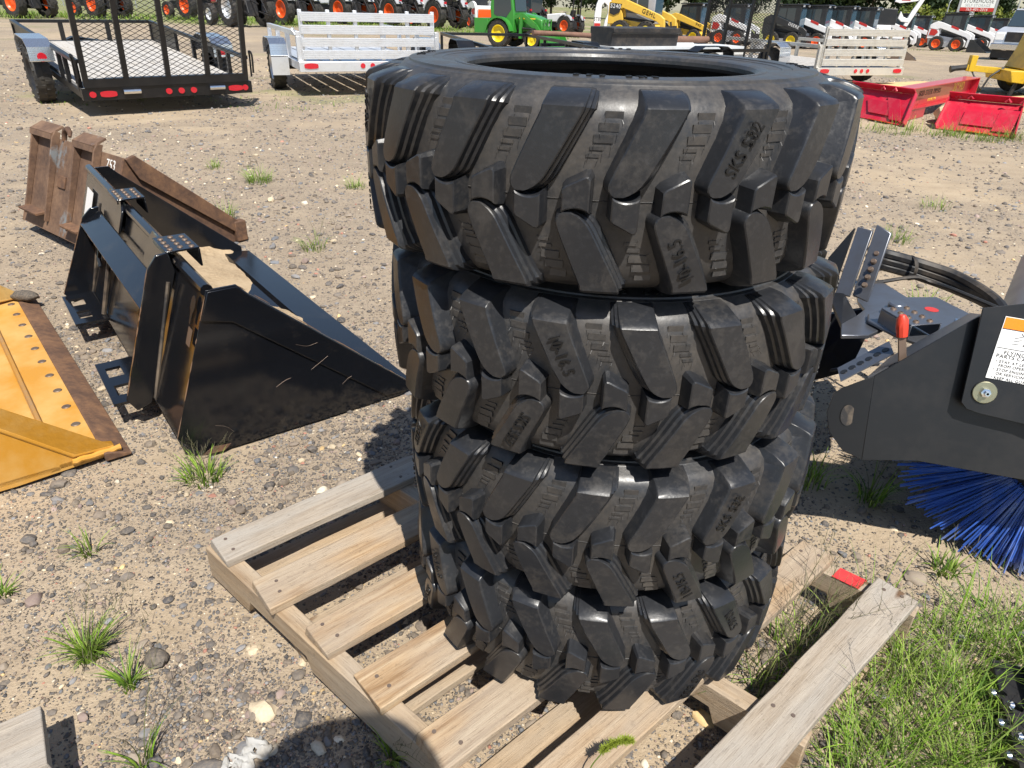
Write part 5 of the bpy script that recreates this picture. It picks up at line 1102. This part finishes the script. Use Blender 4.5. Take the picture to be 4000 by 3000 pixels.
# ---------------------------------------------------------------- tractors
def tractor(name, label, group, hoodm, rim, fendm, rr=.56, cab=False, tyremat=None):
    t = thing(name, label, 'tractor', (0, 0, 0), 0, group)
    for s in (-1, 1):
        wheel(t, (0, s * .66, rr), rr, .34, rr * .56, rim, s, 15, .10, .6, tyremat); wheel(t, (1.65, s * .58, .36), .36, .22, .20, rim, s, 14, .06, .5, tyremat)
        A = np.linspace(RAD(15), RAD(150), 9); o_ = [(rr * 1.16 * math.cos(a), rr + rr * 1.16 * math.sin(a)) for a in A]; i_ = [(rr * 1.09 * math.cos(a), rr + rr * 1.09 * math.sin(a)) for a in A[::-1]]
        prism_part('fender', o_ + i_, 'y', s * .48, s * .80, fendm, t); mb = MB(); mb.bx(-.62, -.55, s * .62 - .05, s * .62 + .05, rr * 1.75, rr * 1.75 + .09); mb.build('tail_lamp', MAT['light_red'], t)
    prism_part('gearbox', [(-.35, .35), (-.30, .85), (.7, .9), (2.0, .75), (2.05, .45), (.6, .38)], 'y', -.24, .24, MAT['dark'], t, .02)
    prism_part('hood', [(.62, .80), (.66, 1.28), (1.75, 1.18), (2.08, 1.05), (2.10, .72), (.7, .76)], 'y', -.30, .30, hoodm, t, .05)
    prism_part('seat', [(-.10, .95), (-.22, 1.45), (-.12, 1.48), (.02, 1.08), (.30, 1.06), (.30, .95)], 'y', -.25, .25, MAT['dark'], t, .03)
    mb = MB(); mb.tube([(.30, 0, 1.0), (.52, 0, 1.32)], .025, 8); mb.lathe([(.17, -.014), (.185, 0), (.17, .014), (.155, 0)], 16, c=(.50, 0, 1.34), closed=True); mb.build('steering', MAT['dark'], t)
    mb = MB()
    for s in (-1, 1): mb.bar((-.38, s * .42, .8), (-.42, s * .42, 2.1), .06, .07, (1, 0, 0))
    mb.bar((-.42, -.45, 2.1), (-.42, .45, 2.1), .06, .07, (1, 0, 0)); mb.build('roll_bar', MAT['dark'], t)
    mb = MB()
    for s in (-1, 1): mb.tube([(-.30, s * .28, .50), (-.85, s * .40, .38)], .03, 6); mb.tube([(-.45, s * .30, .95), (-.72, s * .36, .46)], .022, 6)
    mb.tube([(-.30, 0, .85), (-.80, 0, .75)], .025, 6); mb.build('hitch_arms', MAT['dark'], t)
    if cab:
        prism_part('cab', [(-.45, .95), (-.52, 2.0), (.52, 2.05), (.62, 1.0)], 'y', -.46, .46, MAT['glass'], t, .03); prism_part('cab_roof', [(-.60, 2.0), (-.56, 2.12), (.62, 2.16), (.68, 2.05)], 'y', -.52, .52, hoodm, t, .03)
    return t
GT = 'tractors parked in the back row'
tr = tractor('tractor', 'white tractor with orange rims at the upper left corner', GT, MAT['white'], MAT['orange'], MAT['grey']); place(tr, -23.1, 36.9, 155, 1.15)
again(tr, -11.0, 38.4, 143, 'white tractor with orange rim just left of the silver trailer gate', 1.2)
again(tr, -9.3, 43.0, 143, 'white tractor behind the left half of the silver gate', 1.25)
again(tr, -6.7, 43.9, 140, 'white tractor behind the right half of the silver gate', 1.25)
again(tr, -4.2, 43.5, 138, 'white tractor just right of the silver gate', 1.25)
again(tr, -21.2, 40.3, 150, 'white tractor behind the black trailer mesh gate', 1.15)
again(tr, 3.2, 52.0, 140, 'white tractor with orange rim behind the green tractor')
tc = tractor('tractor', 'white cab tractor with dark windows beyond the black trailer', GT, MAT['white'], MAT['orange'], MAT['dark'], .60, True); place(tc, -17.0, 41.5, 146, 1.15)
again(tc, -8.0, 45.5, 142, 'white cab tractor behind the middle of the silver gate', 1.2)
again(tc, 0.4, 47.5, 140, 'white cab tractor behind the green tractor cab', 1.15)
gt = tractor('turf_tractor', 'grey and red tractor with worn turf tires behind the mesh gate', None, MAT['red'], MAT['alu'], MAT['grey'], .60); place(gt, -11.9, 34.0, 138, 1.2)
# green tractor with cab and front loader
jd = thing('tractor', 'green tractor with cab, yellow wheels and front loader', 'tractor', (-.50, 25.85, gzf(-.50, 25.85)), RAD(-31)); s_ = 1
for s in (-1, 1):
    wheel(jd, (0, s * .46, .42), .42, .28, .25, MAT['jdyellow'], s, 16, .08, .55); wheel(jd, (1.22, s * .42, .29), .29, .20, .17, MAT['jdyellow'], s, 14, .05, .5)
    A = np.linspace(RAD(10), RAD(170), 9); prism_part('fender', [(.50 * math.cos(a), .42 + .50 * math.sin(a)) for a in A] + [(.46 * math.cos(a), .42 + .46 * math.sin(a)) for a in A[::-1]], 'y', s * .30, s * .62, MAT['green'], jd)
    mb = MB(); P = [(.42, .86), (.78, 1.0), (1.28, .70), (1.62, .30)]
    for a, b in zip(P, P[1:]): mb.bar((a[0], s * .36, a[1]), (b[0], s * .36, b[1]), .06, .10)
    mb.bar((.72, s * .36, .30), (.76, s * .36, .98), .07, .09, (1, 0, 0)); mb.build('loader_arm', MAT['green'], jd)
    mb = MB(); mb.cyl((.80, s * .36, .60), (1.35, s * .36, .58), .03, 8); mb.build('loader_cylinder', MAT['dark'], jd)
prism_part('gearbox', [(-.3, .28), (-.3, .60), (1.3, .60), (1.35, .30)], 'y', -.20, .20, MAT['dark'], jd)
prism_part('hood', [(.52, .60), (.55, 1.05), (1.15, .96), (1.45, .86), (1.48, .52), (.6, .5)], 'y', -.25, .25, MAT['green'], jd, .05)
mb = MB(); mb.bx(.60, 1.20, -.2515, -.2545, .86, .90); mb.bx(.60, 1.20, .2515, .2545, .86, .90); mb.build('hood_stripe', MAT['decal_y'], jd)
prism_part('cab', [(-.36, .62), (-.42, 1.15), (-.36, 1.62), (.40, 1.64), (.50, 1.0), (.50, .45), (.1, .45)], 'y', -.42, .42, MAT['green'], jd, .03)
for s in (-1, 1): prism_part('side_window', [(-.26, .98), (-.26, 1.56), (.34, 1.58), (.40, 1.12), (.20, .88), (.0, .86)], 'y', s * .4205, s * .427, MAT['glass'], jd); 
mb = MB(); mb.plate([(.452, -.34, 1.60), (.452, .34, 1.60), (.515, .34, 1.08), (.515, -.34, 1.08)][::-1], .006); mb.build('front_window', MAT['glass'], jd)
prism_part('cab_roof', [(-.48, 1.63), (-.42, 1.72), (.48, 1.74), (.52, 1.65)], 'y', -.46, .46, MAT['green'], jd, .02)
prism_part('rear_box', [(-.95, .42), (-.95, .85), (-.42, .85), (-.42, .42)], 'y', -.55, .55, MAT['green'], jd, .01)
prism_part('loader_bucket', [(1.60, .10), (1.62, .52), (1.66, .55), (1.68, .16), (2.05, .10), (2.05, .06)], 'y', -.62, .62, MAT['green'], jd)
for s in (-1, 1): prism_part('bucket_side', [(1.60, .08), (1.66, .55), (1.72, .55), (2.05, .08)], 'y', s * .621, s * .632, MAT['green'], jd)
mb = MB()
for y in (-.22, 0, .22): mb.bar((1.50, y, .36), (1.52, y, .86), .03, .04, (1, 0, 0))
mb.bar((1.51, -.26, .60), (1.51, .26, .60), .03, .03); mb.bar((1.52, -.26, .86), (1.52, .26, .86), .03, .03); mb.build('grille_guard', MAT['green'], jd)
for y in (-.14, .14): mb = MB(); mb.lathe([(.0001, .003), (.05, .0), (.05, -.01)], 14, 'x', c=(1.482, y, .72)); mb.build('headlight', MAT['alu'], jd)

# ---------------------------------------------------------------- red attachments on the right
def red_plate(label, BL, BR, TR, TL, hooks, zt):
    t = thing('attachment_plate', label, 'plate', (BL[0], BL[1], 0), 0, 'red attachment plates'); o = Vector((BL[0], BL[1], 0))
    bl, br_, tr_, tl = [Vector((*p, z)) - o for p, z in ((BL, .01), (BR, .01), (TR, zt), (TL, zt))]; nn = (br_ - bl).cross(tl - bl).normalized()
    if nn.y > 0: nn = -nn
    mb = MB(); mb.plate([bl, br_, tr_, tl], .012); mb.build('face_plate', MAT['red'], t)
    for a, b in ((bl, tl), (br_, tr_)): mb = MB(); mb.plate([a, a + nn * .07, b + nn * .05, b], .012); mb.build('side_flange', MAT['red'], t)
    mb = MB(); mb.plate([tl + nn * .002, tr_ + nn * .002, tr_ + nn * .085 + Vector((0, 0, .02)), tl + nn * .085 + Vector((0, 0, .02))], .012); mb.build('top_flange', MAT['red'], t)
    ex_ = (br_ - bl).normalized(); ez = (tl - bl).normalized(); w_ = (br_ - bl).length; h_ = (tl - bl).length
    q = lambda a, b, d: bl + ex_ * (w_ * a) + ez * (h_ * b) + nn * d
    mb = MB(); mb.plate([q(.28, .22, .010), q(.72, .22, .010), q(.72, .66, .010), q(.28, .66, .010)], .010); mb.build('inset_plate', MAT['red'], t, bevel=.002)
    mb = MB(); mb.plate([q(.70, .10, .016), q(.94, .10, .016), q(.94, .80, .016), q(.70, .80, .016)], .005); mb.build('doubler_plate', MAT['red'], t, bevel=.002)
    for a in hooks: mb = MB(); c = q(a, 1.02, .02); mb.tube([c - ex_ * .03, c + Vector((0, 0, .035)), c + ex_ * .03], .014, 8); mb.build('lifting_eye', MAT['red'], t)
    mb = MB(); mb.plate([q(.30, .0, .0), q(.70, .0, .0), q(.70, -.06, .05), q(.30, -.06, .05)], .010); mb.build('bottom_lip', MAT['orange'], t)
    return t
red_plate('red attachment plate nearer the tires, joined to the long beam', (4.53, 10.07), (4.82, 9.27), (5.04, 9.62), (4.62, 10.5), (.1, .62, .85), .34)
red_plate('red attachment plate at the right edge behind grass', (5.16, 9.20), (5.76, 8.58), (5.98, 8.95), (5.36, 9.44), (.12, .28, .75, .93), .33)
rb = thing('red_beam', 'long red beam lettered 36" HD behind the red plates', 'beam', (4.98, 9.85, 0), math.atan2(2.15, 2.1)); Lb = 3.0
mb = MB(); mb.bx(0, Lb, -.012, .012, .14, .385); mb.build('web', MAT['red'], rb)
mb = MB(); mb.bx(0, Lb, -.11, .11, .386, .40); mb.build('top_flange', MAT['red'], rb, bevel=.002)
mb = MB(); mb.bx(0, Lb, -.11, .11, .125, .139); mb.build('bottom_flange', MAT['red'], rb, bevel=.002)
mb = MB(); mb.prism([(-.11, .14), (-.012, .14), (-.012, .385), (-.11, .385)], 'x', Lb - .012, Lb); mb.build('end_plate', MAT['red'], rb)
mb = MB(); mb.bx(.15, .75, -.10, .10, .0, .124); mb.build('foot', MAT['red'], rb, bevel=.004)
text('beam_lettering', '36" HD', .16, MAT['decal_y'], rb, frame((2.35, -.0135, .29), (1, 0, 0), (0, 0, 1)), .001); text('beam_lettering', 'SKID STEER PIPERS', .10, MAT['decal_k'], rb, frame((1.05, -.0135, .29), (1, 0, 0), (0, 0, 1)), .001); text('beam_lettering', 'GOLVIG, MN', .055, MAT['decal_y'], rb, frame((1.2, -.0135, .19), (1, 0, 0), (0, 0, 1)), .001)
for i, (x, y, rz, lx, ly, lab) in enumerate(((7.3, 14.2, .5, 2.4, 1.2, 'tan plywood sheet on the ground beyond the red beam'), (8.3, 12.2, .5, 2.6, 1.1, 'tan plywood sheet on the ground by the yellow chipper'))):
    mb = MB(); mb.box((0, 0, .03), (lx, ly, .05)); o = mb.build('plywood_sheet', MAT['ply'], None, None, .004); o.location = (x, y, gzf(x, y)); o.rotation_euler = (0, 0, rz); tag(o, lab, 'plywood', 'plywood sheets on the ground')
v, f = ico(3); d = v * (1 + .25 * (vnoise(v[:, 0] * 3 + 4, v[:, 1] * 3 + v[:, 2] * 2, 1.7, 5, 4)[:, None] - .5)) * np.array((.45, .28, .17)); d[:, 2] = np.maximum(d[:, 2], -.12)
me = tri_mesh('wrapped_bundle', d, f); sharp(me, 25); o = link('wrapped_bundle', me, None, MAT['cream']); o.location = (5.75, 9.75, .12); o.rotation_euler = (0, 0, .7); tag(o, 'cream plastic wrapped bundle between the red plates', 'bundle')

# ---------------------------------------------------------------- yellow chipper, pickup truck, buckets
ch = thing('wood_chipper', 'yellow towable wood chipper at the right edge', 'chipper', (9.0, 13.0, 0), RAD(172))
wheel(ch, (0, -.02 + .0, .26), .26, .16, .16, MAT['chip'], 1, 20, .01, .4); wheel(ch, (0, -1.3, .26), .26, .16, .16, MAT['chip'], -1, 20, .01, .4)
prism_part('frame', [(-1.6, .30), (-1.6, .42), (.62, .42), (.55, .24), (.34, .22), (.26, .36), (-.26, .36)], 'y', -1.15, -.12, MAT['chip'], ch, .01)
prism_part('fender', [(.34, .24), (.30, .44), (-.30, .44), (-.34, .24), (-.30, .24), (-.26, .40), (.26, .40), (.30, .24)], 'y', -.11, .08, MAT['chip'], ch)
prism_part('housing', [(.32, .43), (.22, .75), (.14, 1.15), (.02, 2.0), (-1.4, 2.0), (-1.4, .43)], 'y', -1.10, -.18, MAT['chip'], ch, .02)
prism_part('door_panel', [(.02, .50), (-.06, .95), (-.12, 1.40), (-1.0, 1.45), (-1.0, .50)], 'y', -.178, -.160, MAT['chip'], ch, .008)
mb = MB(); mb.bar((.5, -.62, .38), (1.15, -.62, .42), .10, .10); mb.bx(1.02, 1.12, -.69, -.55, .36, .62); mb.build('tongue', MAT['chip'], ch, bevel=.005)
mb = MB(); mb.tube([(1.1, -.62, .43), (1.32, -.62, .40), (1.40, -.62, .38)], [.05, .045, .06], 10); mb.build('coupler', MAT['dark'], ch)
mb = MB(); mb.tube(curve([(.55, -.55, .44), (.75, -.5, .30), (.85, -.48, .10), (.95, -.52, .22), (1.05, -.6, .38)], 6), .016, 6); mb.build('safety_chain', MAT['dark'], ch)
mb = MB(); mb.tube(curve([(.10, -.3, 1.38), (.34, -.3, 1.40), (.40, -.3, 1.52), (.34, -.3, 1.72)], 6), .022, 8); mb.build('feed_handle', MAT['chip'], ch)
mb = MB(); mb.bar((.40, -.2, .40), (.48, -.2, .02), .05, .05, (1, 0, 0)); mb.build('jack_leg', MAT['dark'], ch)
tk = thing('pickup_truck', 'silver pickup truck facing the yard behind the yellow chipper', 'truck', (20.6, 31.9, gzf(20.6, 31.9)), RAD(230), None, .95)
prism_part('body', [(-3.4, .45), (-3.4, 1.25), (-1.5, 1.28), (1.0, 1.25), (2.15, 1.12), (2.25, .95), (2.25, .45)], 'y', -.95, .95, MAT['alu'], tk, .05)
prism_part('cabin', [(-1.5, 1.27), (-1.3, 1.85), (.1, 1.88), (.95, 1.26)], 'y', -.82, .82, MAT['glass'], tk, .05)
prism_part('roof', [(-1.32, 1.84), (-1.2, 1.92), (.0, 1.94), (.14, 1.88)], 'y', -.80, .80, MAT['alu'], tk, .02)
mb = MB(); mb.bx(2.252, 2.29, -.55, .55, .72, 1.08); mb.build('grille', MAT['dark'], tk); mb = MB(); mb.bx(2.20, 2.42, -.98, .98, .42, .66); mb.build('bumper', MAT['chrome'], tk, bevel=.03)
for y in (-.76, .76): mb = MB(); mb.bx(2.22, 2.285, y - .17, y + .17, .78, 1.04); mb.build('headlight', MAT['decal_w'], tk, bevel=.02)
mb = MB(); mb.bx(2.15, 2.30, -.9, .9, .12, .40); mb.build('lower_valance', MAT['dark'], tk)
for x in (-2.2, 1.45):
    for s in (-1, 1): wheel(tk, (x, s * .84, .39), .39, .26, .23, MAT['grey'], s, 20, .01, .4)
db = thing('small_bucket', 'dark brown bucket standing right of the cream trailer gate', 'bucket', (13.9, 28.0, gzf(13.9, 28.0)), RAD(-25))
prism_part('shell', [(-.5, .0), (-.5, .45), (-.46, .45), (-.45, .05), (.32, .03), (.34, .0)], 'y', -.8, .8, MAT['dark'], db)
for s in (-1, 1): prism_part('side_plate', [(-.5, .0), (-.5, .46), (-.38, .46), (.34, .02), (.34, .0)], 'y', s * .80, s * .815, MAT['edgewear'], db)
db2 = thing('small_bucket', 'dark green bucket on the ground before the right loaders', 'bucket', (25.6, 43.6, gzf(25.6, 43.6)), RAD(-40))
prism_part('shell', [(-.5, .0), (-.45, .62), (-.40, .62), (-.44, .06), (.55, .04), (.57, .0)], 'y', -.9, .9, MAT['cab'], db2)
for s in (-1, 1): prism_part('side_plate', [(-.5, .0), (-.45, .64), (-.30, .64), (.57, .02), (.57, .0)], 'y', s * .90, s * .915, MAT['cab'], db2)

# ---------------------------------------------------------------- sign, poles, fences, trees
sg = thing('storage_sign', 'white and red self storage sign on grey posts among the trees', 'sign', (54.3, 95.6, gzf(54.3, 95.6)), RAD(-30)); gzs = gzf(54.3, 95.6); zb = 1.5 - gzs
mb = MB(); mb.bx(-1.75, 1.75, -.10, .10, zb + .40, zb + 2.4); mb.build('white_panel', MAT['decal_w'], sg); mb = MB(); mb.bx(-1.75, 1.75, -.101, .10, zb, zb + .395); mb.build('red_panel', MAT['decal_r'], sg)
for x in (-1.9, 1.9): mb = MB(); mb.bx(x - .12, x + .12, -.12, .12, 0, zb + 2.6); mb.build('post', MAT['grey'], sg)
mb = MB(); mb.cyl((-.4, .2, 0), (-.4, .2, zb - .01), .28, 12); mb.build('white_column', MAT['white'], sg)
for s, z, size, mt in (('STOREHOUSE', 1.08, .62, MAT['decal_k']), ('SELF STORAGE', .62, .42, MAT['grey']), ('763-401-2016', .19, .42, MAT['decal_w'])):
    text('sign_lettering', s, size, mt, sg, frame((0, -.105, zb + z), (1, 0, 0), (0, 0, 1)), .003, wx=.74 if s == 'STOREHOUSE' else .86)
def lamp(x, y, h, lab):
    t = thing('light_pole', lab, 'light pole', (x, y, gzf(x, y)), 0, 'light poles by the road'); mb = MB(); mb.tube([(0, 0, 0), (0, 0, h)], [.11, .07], 8); mb.build('pole', MAT['wire'], t)
    mb = MB(); mb.tube(curve([(0, 0, h - .05), (.3, 0, h + .5), (1.0, 0, h + .7)], 6), .06, 6); mb.box((1.2, 0, h + .68), (.6, .25, .12)); mb.build('lamp_head', MAT['alu'], t)
lamp(58.0, 109.0, 3.9, 'light pole just left of the storage sign'); lamp(73.0, 118.0, 4.6, 'light pole right of the storage sign'); lamp(78.5, 114.0, 7.5, 'tall light pole nearest the right edge')
def fence(name, label, a, b, h, posts, pitch):
    a = Vector((*a, gzf(*a))); b = Vector((*b, gzf(*b))); t = thing(name, label, 'fence', a, 0); L_ = (b - a); ln = L_.length
    for i in range(posts + 1): p = L_ * (i / posts); mb = MB(); mb.cyl(p, p + Vector((0, 0, h + .05)), .04, 6); mb.build('post', MAT['wire'], t)
    mb = MB(); mb.bar(Vector((0, 0, h)), L_ + Vector((0, 0, h)), .05, .05); mb.build('top_rail', MAT['wire'], t)
    mb = MB(); n_ = int(ln / pitch)
    for i in range(-int(h / pitch), n_):
        for s in (0, 1):
            x0, x1 = i * pitch, i * pitch + h; z0, z1 = (0, h) if s else (h, 0); 
            mb.bar(L_ * (max(0, min(ln, x0)) / ln) + Vector((0, 0, z0)), L_ * (max(0, min(ln, x1)) / ln) + Vector((0, 0, z1)), .012, .012)
    o = mb.build('wire_mesh', MAT['wire'], t); tag(o, kind='stuff'); return t
fence('chain_link_fence', 'chain link fence beyond the grass at the upper left', (-48, 66), (-2, 74), 1.8, 16, .35)
fence('chain_link_fence', 'chain link fence behind the pickup at the right', (38, 82), (75, 66), 1.9, 13, .35)
def tree_mesh(seed, h, rx, n, pal):
    rg = np.random.default_rng(seed); nc = 26; c = rg.normal(0, 1, (nc, 3)); c /= np.linalg.norm(c, axis=1)[:, None]; c *= rg.uniform(.25, 1, (nc, 1)) ** .5 * np.array([rx, rx, h * .42]) * .8; c[:, 2] += h * .52
    rad = rg.uniform(.28, .52, nc) * rx; k = rg.integers(0, nc, n); d = rg.normal(0, 1, (n, 3)); d /= np.linalg.norm(d, axis=1)[:, None]; P = c[k] + d * (rad[k] * rg.uniform(.55, 1.05, n))[:, None]
    P[:, 2] = np.maximum(P[:, 2], .25); sz = rg.uniform(.16, .36, n) * (rx / 2.6) ** .5; u = rg.normal(0, 1, (n, 3)); u /= np.linalg.norm(u, axis=1)[:, None]; v_ = np.cross(u, d); v_ /= np.linalg.norm(v_, axis=1)[:, None] + 1e-6
    Q = np.stack([P - u * sz[:, None], P + v_ * sz[:, None] * .6, P + u * sz[:, None], P - v_ * sz[:, None] * .6], 1).reshape(-1, 3)
    col = np.array(pal)[rg.integers(0, len(pal), nc)][k] * rg.uniform(.75, 1.25, (n, 1)); return tri_mesh('crown', Q, np.arange(4 * n).reshape(-1, 4), np.repeat(col, 4, 0))
DARKG = [(.022, .040, .014), (.032, .055, .018), (.042, .066, .022), (.028, .047, .020)]; LITEG = [(.15, .18, .025), (.12, .16, .03), (.19, .21, .035), (.10, .135, .03)]
CR = [tree_mesh(1, 11, 4.2, 2600, DARKG), tree_mesh(2, 9, 3.8, 2400, DARKG), tree_mesh(3, 12, 4.6, 2800, DARKG), tree_mesh(4, 3.6, 2.3, 1500, LITEG), tree_mesh(5, 3.0, 2.6, 1500, LITEG)]
for m in CR: m.materials.append(MAT['tree'])
def trunk_mesh(h, r, seed):
    mb = MB(); rg = random.Random(seed); mb.tube([(0, 0, -.3), (.05, 0, h * .25), (-.05, .05, h * .5), (0, 0, h * .75)], [r, r * .8, r * .55, r * .2], 8)
    for k in range(5): a = rg.uniform(0, 6.3); z = h * rg.uniform(.22, .55); mb.tube([(0, 0, z), (math.cos(a) * h * .15, math.sin(a) * h * .15, z + h * .12), (math.cos(a) * h * .24, math.sin(a) * h * .24, z + h * .26)], [r * .4, r * .25, r * .08], 6)
    return mb.mesh('trunk')
TK = [trunk_mesh(11, .28, 1), trunk_mesh(9, .25, 2), trunk_mesh(12, .3, 3), trunk_mesh(3.2, .08, 4), trunk_mesh(2.8, .07, 5)]
for m in TK: m.materials.append(MAT['bark'])
def tree(kind, x, y, lab, s=1.0, name='tree', grp='dark trees beyond the road'):
    t = thing(name, lab, 'tree' if name == 'tree' else 'shrub', (x, y, gzf(x, y)), random.uniform(0, 6.3), grp, s); link('trunk', TK[kind], t); link('crown', CR[kind], t); return t
for i in range(38):
    px_i = -18 + i * 4.0; tree(i % 3, px_i + random.uniform(-1, 1), 150 - .18 * px_i + random.uniform(-4, 4), 'dark green tree in the tree line beyond the loaders', random.uniform(.85, 1.15))
for i in range(9):
    x = 62 + i * 5.2; tree(3 + i % 2, x, 128 - .30 * (x - 60) + random.uniform(-2, 2), 'bright yellow green shrub before the dark tree line', random.uniform(.8, 1.15), 'shrub', 'bright shrubs before the trees')

# ---------------------------------------------------------------- the person whose shadow falls on the pallet
def person():
    t = thing('person', 'person in a dark shirt and cap casting the shadow at the bottom edge', 'person', (.02, -.26, 0))
    J = [((0, 0, .95), .13), ((0, .0, 1.18), .125), ((0, .02, 1.38), .13), ((0, .03, 1.47), .06), ((0, .05, 1.50), .075), ((0, .06, 1.58), .085),
         ((-.19, .01, 1.40), .06), ((-.24, .03, 1.16), .045), ((-.12, .15, 1.22), .036), ((.19, .01, 1.40), .06), ((.24, .03, 1.16), .045), ((.12, .15, 1.22), .036),
         ((-.10, 0, .86), .095), ((-.11, .01, .48), .065), ((-.12, -.02, .08), .045), ((-.12, .10, .04), .04), ((.10, 0, .86), .095), ((.11, .01, .48), .065), ((.12, -.02, .08), .045), ((.12, .10, .04), .04)]
    E_ = [(0, 1), (1, 2), (2, 3), (3, 4), (4, 5), (2, 6), (6, 7), (7, 8), (2, 9), (9, 10), (10, 11), (0, 12), (12, 13), (13, 14), (14, 15), (0, 16), (16, 17), (17, 18), (18, 19)]
    me = bpy.data.meshes.new('body'); me.from_pydata([j[0] for j in J], E_, []); me.skin_vertices.new() if hasattr(me.skin_vertices, 'new') and len(me.skin_vertices) == 0 else None
    o = link('body', me, t, MAT['shirt']); md = o.modifiers.new('skin', 'SKIN')
    sv = me.skin_vertices[0].data if len(me.skin_vertices) else None
    if sv:
        for v_, (q, r) in zip(sv, J): v_.radius = (r, r)
        sv[0].use_root = True
    sb = o.modifiers.new('sub', 'SUBSURF'); sb.levels = 1; sb.render_levels = 2
    mb = MB(); mb.lathe([(.0001, .10), (.055, .092), (.09, .06), (.104, .0), (.185, -.012), (.185, -.018), (.102, -.008)], 24, c=(0, .06, 1.60)); mb.build('cap', MAT['shirt'], t)
    return t
person()
